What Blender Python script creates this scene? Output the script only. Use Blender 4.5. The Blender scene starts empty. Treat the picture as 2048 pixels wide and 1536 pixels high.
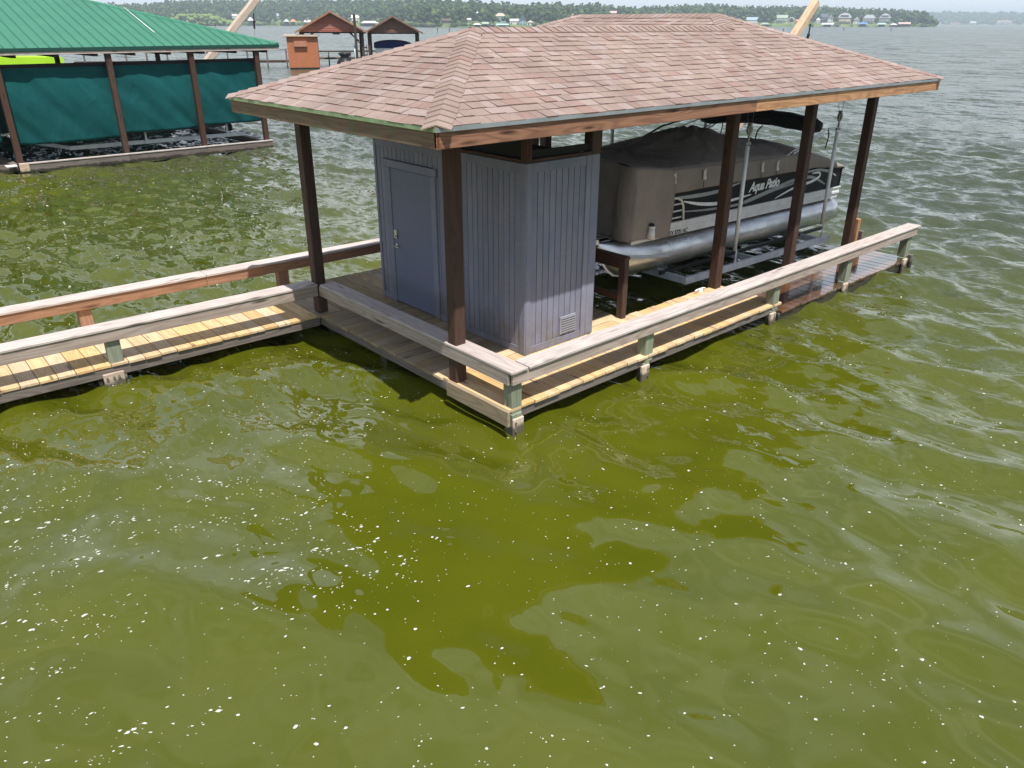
import bpy, math, random
import numpy as np
from mathutils import Vector, Matrix
rng = np.random.default_rng(7); random.seed(7)
PI = math.pi
SC = bpy.context.scene
COL = SC.collection

# ------------------------------------------------------------------ camera
CX, CY, CZ = -5.147, -5.787, 4.255
F, PITCH, ROLL, YAW = 1556.3, .4340, .0018, .7275
def cam_axes():
    cy, sy, cp, sp, cr, sr = math.cos(YAW), math.sin(YAW), math.cos(PITCH), math.sin(PITCH), math.cos(ROLL), math.sin(ROLL)
    fh = Vector((sy, cy, 0)); r = Vector((cy, -sy, 0)); z = Vector((0, 0, 1))
    fw = fh*cp - z*sp; up = fh*sp + z*cp
    return r*cr + up*sr, up*cr - r*sr, fw
_r, _u, _f = cam_axes()
cam = bpy.data.cameras.new('camera'); camo = bpy.data.objects.new('camera', cam); COL.objects.link(camo)
camo.matrix_world = Matrix(((_r.x, _u.x, -_f.x, CX), (_r.y, _u.y, -_f.y, CY), (_r.z, _u.z, -_f.z, CZ), (0, 0, 0, 1)))
cam.sensor_width = 36; cam.lens = F*36/2048; cam.clip_start = .1; cam.clip_end = 30000
SC.camera = camo

# ------------------------------------------------------------------ sky, sun, exposure
SUN_TRAVEL = Vector((.154, .44, -1)).normalized()
sd = -SUN_TRAVEL
ELEV = math.asin(sd.z); AZ = math.atan2(sd.x, sd.y)
w = bpy.data.worlds.new("World"); SC.world = w; w.use_nodes = True
nt = w.node_tree; bg = nt.nodes['Background']
sky = nt.nodes.new('ShaderNodeTexSky'); sky.sky_type = 'NISHITA'; sky.sun_disc = False
sky.sun_elevation = ELEV; sky.sun_rotation = AZ; sky.altitude = 100; sky.air_density = 1.0; sky.dust_density = .35; sky.ozone_density = 1.6
# thin summer cloud veil over the whole dome
tc = nt.nodes.new('ShaderNodeTexCoord'); mp = nt.nodes.new('ShaderNodeMapping'); mp.inputs['Scale'].default_value = (1, 1, 2.6)
cn = nt.nodes.new('ShaderNodeTexNoise'); cn.inputs['Scale'].default_value = 3.2; cn.inputs['Detail'].default_value = 7; cn.inputs['Roughness'].default_value = .6
cr_ = nt.nodes.new('ShaderNodeMapRange'); cr_.inputs[1].default_value = .40; cr_.inputs[2].default_value = .66; cr_.inputs[3].default_value = .12; cr_.inputs[4].default_value = .70
cm_ = nt.nodes.new('ShaderNodeMix'); cm_.data_type = 'RGBA'; cm_.inputs[7].default_value = (8.2, 8.7, 9.1, 1)
nt.links.new(tc.outputs['Generated'], mp.inputs[0]); nt.links.new(mp.outputs[0], cn.inputs[0]); nt.links.new(cn.outputs[0], cr_.inputs[0]); sx_ = nt.nodes.new('ShaderNodeSeparateXYZ'); nt.links.new(tc.outputs['Generated'], sx_.inputs[0])
lo_ = nt.nodes.new('ShaderNodeMapRange'); lo_.inputs[1].default_value = .0; lo_.inputs[2].default_value = .42; lo_.inputs[3].default_value = .80; lo_.inputs[4].default_value = .0; nt.links.new(sx_.outputs[2], lo_.inputs[0])
ad_ = nt.nodes.new('ShaderNodeMath'); ad_.operation = 'ADD'; ad_.use_clamp = True; nt.links.new(cr_.outputs[0], ad_.inputs[0]); nt.links.new(lo_.outputs[0], ad_.inputs[1]); nt.links.new(ad_.outputs[0], cm_.inputs[0])
nt.links.new(sky.outputs[0], cm_.inputs[6]); nt.links.new(cm_.outputs[2], bg.inputs[0]); bg.inputs[1].default_value = .088
sl = bpy.data.lights.new('sun', 'SUN'); sl.energy = 4.8; sl.angle = math.radians(.53); sl.color = (1, .955, .89)
so = bpy.data.objects.new('sun', sl); COL.objects.link(so); so.rotation_euler = SUN_TRAVEL.to_track_quat('-Z', 'Y').to_euler(); so.location = (0, -20, 40)
SC.view_settings.view_transform = 'Standard'; SC.view_settings.look = 'None'
SC.view_settings.exposure = .46; SC.view_settings.gamma = 1
SC.render.engine = 'CYCLES'
SC.cycles.max_bounces = 8; SC.cycles.diffuse_bounces = 3; SC.cycles.glossy_bounces = 4; SC.cycles.volume_bounces = 0
SC.cycles.caustics_reflective = False; SC.cycles.caustics_refractive = False; SC.cycles.sample_clamp_indirect = 6

# ------------------------------------------------------------------ helpers
W = {}
T = [Matrix.Identity(4)]
def link(o, parent=None, M=None):
    COL.objects.link(o)
    M = T[-1] @ (M if M is not None else Matrix.Identity(4))
    if parent is not None:
        o.parent = parent; o.matrix_parent_inverse = W[parent.name].inverted()
    o.matrix_basis = M; W[o.name] = M
    return o
def tag(o, label=None, cat=None, group=None, kind=None):
    if label: o['label'] = label
    if cat: o['category'] = cat
    if group: o['group'] = group
    if kind: o['kind'] = kind
    return o
def thing(name, loc, label, cat, group=None, M=None):
    o = bpy.data.objects.new(name, None); o.empty_display_size = .3
    link(o, None, Matrix.Translation(loc) @ (M if M is not None else Matrix.Identity(4)))
    return tag(o, label, cat, group)
def mk(verts, faces, mat, smooth=False, name='m'):
    me = bpy.data.meshes.new(name)
    me.from_pydata([tuple(v) for v in verts], [], [tuple(f) for f in faces])
    for m in (mat if isinstance(mat, (list, tuple)) else [mat]): me.materials.append(m)
    if smooth: me.polygons.foreach_set('use_smooth', [True]*len(me.polygons))
    me.update(); return me
def npmesh(name, V, Fc, mat, smooth=False, attr=None):
    """V (n,3), Fc (m,k) with k=3 or 4"""
    me = bpy.data.meshes.new(name); V = np.asarray(V, np.float32); Fc = np.asarray(Fc, np.int32); k = Fc.shape[1]
    me.vertices.add(len(V)); me.vertices.foreach_set('co', V.ravel())
    me.loops.add(Fc.size); me.loops.foreach_set('vertex_index', Fc.ravel())
    me.polygons.add(len(Fc)); me.polygons.foreach_set('loop_start', np.arange(0, Fc.size, k, dtype=np.int32))
    me.polygons.foreach_set('loop_total', np.full(len(Fc), k, np.int32))
    if smooth: me.polygons.foreach_set('use_smooth', np.ones(len(Fc), bool))
    if attr is not None:
        for an, vals in attr.items():
            a = me.attributes.new(an, 'FLOAT', 'POINT'); a.data.foreach_set('value', np.asarray(vals, np.float32))
    me.materials.append(mat); me.update(calc_edges=True); me.validate(); return me
def obj(name, me, parent=None, M=None): return link(bpy.data.objects.new(name, me), parent, M)
_bc = {}
def boxmesh(L, w_, h, mat, c=.006):
    key = (round(L, 3), round(w_, 3), round(h, 3), mat.name, c)
    if key in _bc: return _bc[key]
    hx, hy, hz = L/2, w_/2, h/2; c = min(c, hx*.4, hy*.4, hz*.4)
    V = []; idx = {}
    for sx in (-1, 1):
        for sy in (-1, 1):
            for sz in (-1, 1):
                for a in range(3):
                    p = [sx*(hx-c), sy*(hy-c), sz*(hz-c)]; p[a] = (sx*hx, sy*hy, sz*hz)[a]
                    idx[(sx, sy, sz, a)] = len(V); V.append(p)
    Fs = []
    for a in range(3):
        b, d = (a+1) % 3, (a+2) % 3
        for s in (-1, 1):
            q = []
            for sb, sdd in ((-1, -1), (1, -1), (1, 1), (-1, 1)):
                k = [0, 0, 0]; k[a] = s; k[b] = sb; k[d] = sdd; q.append(idx[(*k, a)])
            Fs.append(q)
        for sb in (-1, 1):
            for sdd in (-1, 1):
                q = []
                for s, e in ((-1, b), (1, b), (1, d), (-1, d)):
                    k = [0, 0, 0]; k[a] = s; k[b] = sb; k[d] = sdd; q.append(idx[(*k, e)])
                Fs.append(q)
    for sx in (-1, 1):
        for sy in (-1, 1):
            for sz in (-1, 1): Fs.append([idx[(sx, sy, sz, a)] for a in range(3)])
    out = []
    for f in Fs:
        P = [Vector(V[i]) for i in f]; n = (P[1]-P[0]).cross(P[2]-P[0]); cc = sum(P, Vector())/len(P)
        out.append(f if n.dot(cc) > 0 else f[::-1])
    _bc[key] = mk(V, out, mat, name='beam'); return _bc[key]
def frame(p0, p1, up=(0, 0, 1)):
    p0, p1 = Vector(p0), Vector(p1); x = (p1-p0).normalized(); up = Vector(up)
    if abs(x.dot(up)) > .98: up = Vector((0, 1, 0))
    y = up.cross(x).normalized(); z = x.cross(y); m = (p0+p1)/2
    return Matrix(((x.x, y.x, z.x, m.x), (x.y, y.y, z.y, m.y), (x.z, y.z, z.z, m.z), (0, 0, 0, 1)))
def beam(name, parent, p0, p1, w_, h, mat, up=(0, 0, 1), c=.006):
    L = (Vector(p1)-Vector(p0)).length
    return obj(name, boxmesh(L, w_, h, mat, c), parent, frame(p0, p1, up))
def box(name, parent, a, b, mat, c=.006):
    """axis aligned box from corner a to b with its local x on the longest side"""
    a, b = np.minimum(a, b).astype(float), np.maximum(a, b).astype(float); d = b-a; m = (a+b)/2; k = int(np.argmax(d))
    p0 = m.copy(); p1 = m.copy(); p0[k] -= d[k]/2; p1[k] += d[k]/2
    if k == 2: return beam(name, parent, p0, p1, d[0], d[1], mat, (0, 1, 0), c)
    return beam(name, parent, p0, p1, d[1-k], d[2], mat, (0, 0, 1), c)
def tube_geo(pts, r, n=8, caps=True):
    pts = [Vector(p) for p in pts]; V = []; Fs = []
    rr = r if isinstance(r, (list, tuple)) else [r]*len(pts)
    up = Vector((0, 0, 1)) if abs((pts[-1]-pts[0]).normalized().z) < .95 else Vector((0, 1, 0))
    for i, p in enumerate(pts):
        d = (pts[min(i+1, len(pts)-1)]-pts[max(i-1, 0)]).normalized()
        a = up.cross(d).normalized(); b = d.cross(a)
        for k in range(n):
            t = 2*PI*k/n; V.append(p+a*math.cos(t)*rr[i]+b*math.sin(t)*rr[i])
    for i in range(len(pts)-1):
        for k in range(n):
            Fs.append((i*n+k, i*n+(k+1) % n, (i+1)*n+(k+1) % n, (i+1)*n+k))
    if caps: Fs.append(tuple(range(n))[::-1]); Fs.append(tuple((len(pts)-1)*n+k for k in range(n)))
    return V, Fs
def tube(name, parent, pts, r, mat, n=8, M=None):
    V, Fs = tube_geo(pts, r, n); return obj(name, mk(V, Fs, mat, True), parent, M)
def joined(geos):
    V = []; Fs = []
    for v, f in geos:
        o = len(V); V += list(v); Fs += [tuple(i+o for i in q) for q in f]
    return V, Fs
def boxgeo(a, b):
    (x0, y0, z0), (x1, y1, z1) = a, b
    V = [(x0, y0, z0), (x1, y0, z0), (x1, y1, z0), (x0, y1, z0), (x0, y0, z1), (x1, y0, z1), (x1, y1, z1), (x0, y1, z1)]
    return V, [(0, 3, 2, 1), (4, 5, 6, 7), (0, 1, 5, 4), (1, 2, 6, 5), (2, 3, 7, 6), (3, 0, 4, 7)]
def disc_geo(c, axis, r, th, n=14):
    c = Vector(c); ax = Vector(axis).normalized(); return tube_geo([c-ax*th/2, c+ax*th/2], r, n)
def text_mesh(body, size, mat, shear=0, ext=.001, spacing=1.0, bold=0):
    cu = bpy.data.curves.new('txt', 'FONT'); cu.body = body; cu.size = size; cu.shear = shear; cu.extrude = ext; cu.space_character = spacing; cu.offset = bold
    o = bpy.data.objects.new('txt', cu); COL.objects.link(o); bpy.context.view_layer.update()
    me = bpy.data.meshes.new_from_object(o.evaluated_get(bpy.context.evaluated_depsgraph_get()))
    bpy.data.objects.remove(o); me.materials.clear(); me.materials.append(mat); return me

# ------------------------------------------------------------------ materials
class NB:
    def __init__(s, name):
        s.m = bpy.data.materials.new(name); s.m.use_nodes = True; s.t = s.m.node_tree
        s.b = s.t.nodes['Principled BSDF']; s.out = s.t.nodes['Material Output']
    def n(s, typ, **kw):
        nd = s.t.nodes.new('ShaderNode'+typ)
        for k, v in kw.items(): setattr(nd, k, v)
        return nd
    def c(s, v, sock):
        if hasattr(v, 'links') or isinstance(v, bpy.types.NodeSocket): s.t.links.new(v, sock)
        elif isinstance(v, (tuple, list)) and len(v) == 3 and sock.type == 'RGBA': sock.default_value = (*v, 1)
        else: sock.default_value = v
    def math(s, op, a, b=None, clamp=False):
        nd = s.n('Math', operation=op, use_clamp=clamp); s.c(a, nd.inputs[0])
        if b is not None: s.c(b, nd.inputs[1])
        return nd.outputs[0]
    def vmath(s, op, a, b=None):
        nd = s.n('VectorMath', operation=op); s.c(a, nd.inputs[0])
        if b is not None: s.c(b, nd.inputs[3 if op == 'SCALE' else 1])
        return nd.outputs[0]
    def noise(s, vec, scale=5., detail=4., rough=.55, dist=0.):
        nd = s.n('TexNoise'); s.c(vec, nd.inputs['Vector']); nd.inputs['Scale'].default_value = scale
        nd.inputs['Detail'].default_value = detail; nd.inputs['Roughness'].default_value = rough; nd.inputs['Distortion'].default_value = dist
        return nd.outputs[0]
    def ramp(s, v, a, b, lo=0., hi=1.):
        nd = s.n('MapRange'); s.c(v, nd.inputs[0]); nd.inputs[1].default_value = a; nd.inputs[2].default_value = b
        nd.inputs[3].default_value = lo; nd.inputs[4].default_value = hi; return nd.outputs[0]
    def mix(s, f, a, b, mode='MIX'):
        nd = s.n('Mix', data_type='RGBA', blend_type=mode); s.c(f, nd.inputs[0]); s.c(a, nd.inputs[6]); s.c(b, nd.inputs[7]); return nd.outputs[2]
    def objrand(s):
        return s.n('ObjectInfo').outputs['Random']
    def objco(s): return s.n('TexCoord').outputs['Object']
    def bump(s, h, strength=.3, dist=.01, normal=None):
        nd = s.n('Bump'); nd.inputs['Strength'].default_value = strength; nd.inputs['Distance'].default_value = dist
        s.c(h, nd.inputs['Height'])
        if normal is not None: s.c(normal, nd.inputs['Normal'])
        return nd.outputs[0]
    def set(s, **kw):
        for k, v in kw.items(): s.c(v, s.b.inputs[k.replace('_', ' ')])
        return s.m
def wood(name, light, dark, rough=.75, var=.16, grain=1., knots=True, wetline=True, stain=None, coat=0., spec=.3):
    N = NB(name); r = N.objrand()
    off = N.n('CombineXYZ'); N.c(N.math('MULTIPLY', r, 37.), off.inputs[0]); N.c(N.math('MULTIPLY', r, 11.3), off.inputs[1]); N.c(N.math('MULTIPLY', r, 23.7), off.inputs[2])
    co = N.vmath('ADD', N.objco(), off.outputs[0])
    warp = N.noise(N.vmath('MULTIPLY', co, (1.3, 5, 5)), 1., 2.)
    # knots: sparse cells
    vor = N.n('TexVoronoi', feature='F1'); N.c(N.vmath('MULTIPLY', co, (1.1, 6.5, 6.5)), vor.inputs['Vector']); vor.inputs['Scale'].default_value = 1.
    kd = N.math('ADD', vor.outputs['Distance'], N.math('MULTIPLY', N.math('SUBTRACT', warp, .5), .12))
    kn = N.ramp(kd, .05, .17, 1., 0.) if knots else 0.
    bend = N.ramp(kd, 0., .5, 1.6, 0.)
    # annual rings drawn as long cathedral lines
    rings = N.math('SINE', N.math('MULTIPLY', N.math('ADD', N.noise(N.vmath('MULTIPLY', co, (.55, 6*grain, 6*grain)), 1., 1.5, .4), N.math('MULTIPLY', bend, .1)), 55.))
    rings = N.ramp(rings, -.6, 1., 0., 1.)
    fine = N.noise(N.vmath('MULTIPLY', co, (3., 95*grain, 95*grain)), 1., 3., .6)
    blot = N.noise(co, 2.3, 4., .6)
    f = N.math('ADD', N.math('MULTIPLY', rings, .34), N.math('MULTIPLY', fine, .50))
    f = N.math('ADD', f, N.math('MULTIPLY', N.math('SUBTRACT', blot, .5), .5), True)
    colr = N.mix(f, light, dark)
    if knots: colr = N.mix(N.math('MULTIPLY', kn, .85), colr, tuple(x*.28 for x in dark))
    colr = N.mix(1., colr, N.n('CombineColor').outputs[0], 'MULTIPLY') if False else colr
    val = N.ramp(N.math('FRACT', N.math('MULTIPLY', r, 17.3)), 0., 1., 1-var, 1+var)
    hs = N.n('HueSaturation'); N.c(colr, hs.inputs['Color']); N.c(val, hs.inputs['Value'])
    N.c(N.ramp(N.math('FRACT', N.math('MULTIPLY', r, 7.9)), 0., 1., .8, 1.12), hs.inputs['Saturation'])
    colr = hs.outputs[0]
    if stain:
        sm = N.ramp(N.noise(N.objco(), 3.1, 5., .65), .5, .66, 0., .8)
        colr = N.mix(sm, colr, stain)
    ro = rough
    if wetline:
        pz = N.n('SeparateXYZ'); N.c(N.n('NewGeometry').outputs['Position'], pz.inputs[0])
        wv = N.math('ADD', pz.outputs[2], N.math('MULTIPLY', N.math('SUBTRACT', N.noise(N.n('NewGeometry').outputs['Position'], 7., 3.), .5), .16))
        wf = N.ramp(wv, .08, .13, 1., 0.)
        colr = N.mix(N.math('MULTIPLY', wf, .8), colr, (.018, .017, .010))
        ro = N.math('SUBTRACT', rough, N.math('MULTIPLY', wf, rough-.25))
    h = N.math('ADD', N.math('MULTIPLY', fine, .7), N.math('MULTIPLY', rings, .3))
    return N.set(Base_Color=colr, Roughness=ro, Normal=N.bump(h, .12 if coat else .55, .003), Specular_IOR_Level=spec, Coat_Weight=coat, Coat_Roughness=.05, Coat_IOR=1.7)
M = {}
M['pine'] = wood('new_pine', (.66, .475, .265), (.43, .265, .125), .7, .13)
M['pine_dark'] = wood('dark_pine', (.36, .27, .155), (.17, .12, .066), .8, .2)
M['grey'] = wood('weathered_grey_wood', (.55, .49, .46), (.27, .22, .20), .85, .06, 1.2)
M['greyb'] = wood('weathered_brown_grey_board', (.44, .375, .33), (.22, .165, .135), .85, .06, 1.2)
M['skirt'] = wood('weathered_stringer', (.20, .17, .15), (.075, .06, .05), .85, .12)
M['stain'] = wood('brown_stained_wood', (.088, .047, .032), (.030, .016, .011), .7, .12)
M['stainred'] = wood('red_stained_rail', (.40, .215, .125), (.20, .095, .052), .7, .1)
M['fascia'] = wood('red_brown_fascia', (.34, .145, .065), (.085, .028, .014), .65, .05)
M['fascia2'] = wood('pale_orange_fascia', (.55, .30, .145), (.17, .075, .035), .65, .05, stain=(.30, .14, .07))
M['fasciaL'] = wood('grey_brown_fascia', (.24, .17, .115), (.10, .062, .042), .75, .05, stain=(.13, .15, .08))
M['treated'] = wood('green_treated_post', (.27, .30, .215), (.13, .15, .10), .8, .12)
M['palewood'] = wood('pale_cut_wood', (.62, .50, .40), (.33, .24, .17), .8, .08)
M['hatch'] = wood('orange_pole', (.62, .48, .35), (.36, .24, .16), .8, .05, wetline=False)
M['wet'] = wood('wet_red_plank', (.17, .078, .034), (.06, .025, .012), .14, .2, wetline=False, coat=1., spec=1.)
def plain(name, colr, rough=.6, metal=0., nscale=8., namt=.15, bump=.0, spec=.4, wet=False):
    N = NB(name); co = N.objco(); n1 = N.noise(co, nscale, 5., .6)
    f = N.ramp(n1, .25, .75, 1-namt, 1+namt); hs = N.n('HueSaturation'); N.c(colr, hs.inputs['Color']); N.c(f, hs.inputs['Value'])
    kw = dict(Base_Color=hs.outputs[0], Roughness=rough, Metallic=metal, Specular_IOR_Level=spec)
    if bump: kw['Normal'] = N.bump(N.noise(co, nscale*4, 4.), bump, .004)
    return N.set(**kw)
def painted():
    N = NB('slate_lilac_paint'); co = N.objco(); r = N.objrand()
    co = N.vmath('ADD', co, N.vmath('SCALE', (7.1, 3.3, 5.7), r))
    g = N.noise(N.vmath('MULTIPLY', co, (4, 70, 70)), 1., 3.); rs = N.noise(N.vmath('MULTIPLY', co, (60, 5, 5)), 1., 3., .7); b = N.noise(co, 2.2, 5.)
    colr = N.mix(N.ramp(b, .35, .7), (.160, .175, .250), (.21, .21, .27))
    colr = N.mix(N.ramp(rs, .55, .8, 0., .45), colr, (.31, .28, .32))
    hs = N.n('HueSaturation'); N.c(colr, hs.inputs['Color']); N.c(N.ramp(r, 0, 1, .93, 1.07), hs.inputs['Value'])
    pz = N.n('SeparateXYZ'); gp = N.n('NewGeometry').outputs['Position']; N.c(gp, pz.inputs[0])
    dirt = N.math('MULTIPLY', N.ramp(pz.outputs[2], .36, .95, 1., 0.), N.ramp(N.noise(gp, 4., 5., .7), .42, .62, 0., .75))
    run = N.math('MULTIPLY', N.ramp(N.noise(N.vmath('MULTIPLY', gp, (9., 9., .7)), 1., 4., .65), .52, .72, 0., .35), 1.)
    pc = N.mix(dirt, hs.outputs[0], (.14, .125, .10)); pc = N.mix(run, pc, (.27, .265, .29))
    h = N.math('ADD', g, N.math('MULTIPLY', rs, .8))
    return N.set(Base_Color=pc, Roughness=.62, Normal=N.bump(h, .5, .003))
M['paint'] = painted()
M['door'] = plain('smooth_slate_paint', (.145, .165, .245), .5, 0, 1.5, .06)
M['dark'] = plain('dark_void', (.012, .012, .013), .8)
M['screen'] = plain('insect_screen', (.02, .02, .019), .9, 0, 60, .4)
M['nickel'] = plain('brushed_nickel', (.55, .54, .50), .3, 1., 30)
M['galv'] = plain('galvanised_steel', (.58, .64, .70), .45, .15, 6, .2)
M['galvwhite'] = plain('white_lift_beam', (.62, .66, .68), .45, .1, 5, .15)
M['pvc'] = plain('white_pipe', (.82, .84, .85), .4, 0, 5, .08)
M['rust'] = plain('grey_pulley', (.35, .34, .33), .55, .5, 30, .4)
M['cable'] = plain('steel_cable', (.16, .16, .16), .5, .6)
M['drip'] = plain('metal_drip_edge', (.36, .39, .41), .35, .6, 3, .25)
M['dripgreen'] = plain('mouldy_drip_edge', (.30, .40, .22), .6, .2, 4, .4)
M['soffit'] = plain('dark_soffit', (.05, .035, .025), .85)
M['black'] = plain('black_plastic', (.014, .014, .016), .45)
M['bimini'] = plain('black_canvas_boot', (.016, .016, .018), .85, 0, 20, .3, .4)
def aluminium():
    N = NB('brushed_aluminium'); co = N.objco()
    n1 = N.noise(N.vmath('MULTIPLY', co, (.8, 3, 3)), 1., 5., .65); n2 = N.noise(co, 30., 3.); n3 = N.noise(N.vmath('MULTIPLY', co, (1.2, .2, 2.)), 1.5, 4.)
    return N.set(Base_Color=N.mix(N.ramp(n3, .35, .7), (.46, .47, .49), (.68, .69, .70)), Metallic=.92, Roughness=N.ramp(n1, .3, .7, .2, .42), Normal=N.bump(N.math('ADD', n1, N.math('MULTIPLY', n2, .05)), .25, .05))
M['alu'] = aluminium()
M['alupaint'] = plain('satin_aluminium', (.74, .745, .75), .38, .25, 5, .15)
M['whitegel'] = plain('white_enamel', (.72, .72, .70), .4)
M['panel'] = plain('charcoal_gloss_panel', (.011, .011, .013), .45, 0, 2, .2, spec=.12)
M['swsilver'] = plain('silver_stripe', (.32, .34, .35), .3, .3)
M['swwhite'] = plain('white_stripe', (.80, .82, .84), .35)
def canvas(name, a, b, folds=.5, sc=1.):
    N = NB(name); co = N.objco(); n1 = N.noise(co, 1.6*sc, 5., .6); wv = N.noise(N.vmath('MULTIPLY', co, (260, 260, 260)), 1., 1.)
    crease = N.noise(N.vmath('MULTIPLY', co, (3.2*sc, 3.2*sc, 1.1*sc)), 1., 4., .6, 1.2)
    return N.set(Base_Color=N.mix(N.ramp(n1, .3, .7), a, b), Roughness=.9, Specular_IOR_Level=.15, Normal=N.bump(N.math('ADD', crease, N.math('MULTIPLY', wv, .012)), folds, .05))
M['cover'] = canvas('taupe_boat_canvas', (.235, .205, .185), (.30, .265, .24), .9)
M['tarp'] = canvas('green_tarp', (.004, .062, .066), (.008, .086, .088), .9, .6)
M['tarpblue'] = canvas('blue_canvas', (.004, .015, .09), (.006, .022, .12), .5)
M['lime'] = canvas('lime_canvas', (.33, .60, .03), (.38, .66, .04), .3)
def shingle_mat():
    N = NB('pink_tan_shingle'); r = N.objrand()
    at = N.n('Attribute', attribute_name='rnd'); k = N.math('FRACT', N.math('ADD', N.math('MULTIPLY', at.outputs['Fac'], 1.), N.math('MULTIPLY', r, 3.7)))
    k2 = N.math('FRACT', N.math('MULTIPLY', k, 13.7)); k3 = N.math('FRACT', N.math('MULTIPLY', k, 31.1))
    c1 = N.mix(k, (.258, .188, .165), (.290, .218, .188))
    c2 = N.mix(N.ramp(k2, .84, .90), c1, (.262, .172, .148))
    c3 = N.mix(N.ramp(k3, .75, .85), c2, (.315, .245, .225))
    geo = N.n('NewGeometry').outputs['Position']
    sp = N.noise(geo, 110., 2., .8); sp2 = N.noise(geo, 1.3, 5., .6)
    c4 = N.mix(N.ramp(sp, .55, .75, 0., .55), c3, (.50, .42, .39)); c4 = N.mix(N.ramp(sp, .45, .25, 0., .55), c4, (.17, .085, .075))
    hs = N.n('HueSaturation'); N.c(c4, hs.inputs['Color']); N.c(N.math('MULTIPLY', N.ramp(sp2, .3, .7, .84, 1.10), N.ramp(N.noise(geo, .45, 4., .6), .3, .7, .90, 1.08)), hs.inputs['Value'])
    return N.set(Base_Color=hs.outputs[0], Roughness=.92, Normal=N.bump(N.noise(geo, 260., 2.), .6, .003), Specular_IOR_Level=.2)
M['shingle'] = shingle_mat()
M['greenroof'] = plain('sea_green_metal', (.048, .19, .122), .45, .1, 1.2, .08)
M['greendark'] = plain('dark_green_trim', (.008, .055, .042), .5)
M['orange'] = wood('orange_painted_siding', (.43, .165, .08), (.29, .10, .05), .8, .06, knots=False)
M['gable'] = wood('rust_gable_siding', (.42, .15, .10), (.27, .085, .055), .8, .05, knots=False)
M['gable2'] = wood('brown_gable_siding', (.22, .12, .08), (.14, .07, .048), .8, .05, knots=False)
M['lightroof'] = plain('pale_shingle', (.36, .27, .22), .9, 0, 6, .3)

# ------------------------------------------------------------------ water
NW = 46
_ang = math.radians(200) + rng.normal(0, .62, NW); _lam = np.exp(rng.uniform(math.log(.45), math.log(2.6), NW))
_k = 2*PI/_lam; _ph = rng.uniform(0, 2*PI, NW); _amp = .0036*_lam**.9*rng.uniform(.5, 1.3, NW)
def shelter(x, y):
    """0 = calm pocket in the lee of the docks, 1 = open lake"""
    d = np.hypot(x+4.8, y+5.2); s = np.clip((d-1.2)/11.5, 0, 1)
    lee = np.clip(1-np.hypot((x-1)/8., (y-15)/8.), 0, 1)      # quiet water between the two boathouses
    return np.clip(.10+.9*s*s*(3-2*s)-.45*lee, 0, 1)
def wave(x, y):
    x = np.asarray(x, float); y = np.asarray(y, float); h = np.zeros_like(x)
    for i in range(NW):
        px = x*math.cos(_ang[i])+y*math.sin(_ang[i])
        q = .12*np.sin(.9*x+1.3*y+i)
        s = np.sin(_k[i]*px+_ph[i]+q*3); h += _amp[i]*(s-.28*np.cos(2*(_k[i]*px+_ph[i]+q*3)))
    return h*(.24+1.1*shelter(x, y))*1.55
def axis_(lo, hi, d, far):
    c = np.arange(lo, hi+d/2, d); a = [d]
    out = []; s = 0.; st = d
    while s < far: st = min(st*1.12, 900); s += st; out.append(s)
    out = np.array(out); return np.concatenate([lo-out[::-1], c, hi+out])
gx = axis_(-9.5, 27, .085, 9000); gy = axis_(-8.5, 31, .085, 9000)
GX, GY = np.meshgrid(gx, gy, indexing='ij')
fade = np.clip(1-np.maximum(np.maximum(-11-GX, GX-33), np.maximum(-10-GY, GY-38))/10, 0, 1)
H = np.where(fade > 0, wave(GX, GY), 0)*fade
nx, ny = len(gx), len(gy); ii = np.arange(nx*ny).reshape(nx, ny)
Q = np.stack([ii[:-1, :-1], ii[1:, :-1], ii[1:, 1:], ii[:-1, 1:]], -1).reshape(-1, 4)
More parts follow.
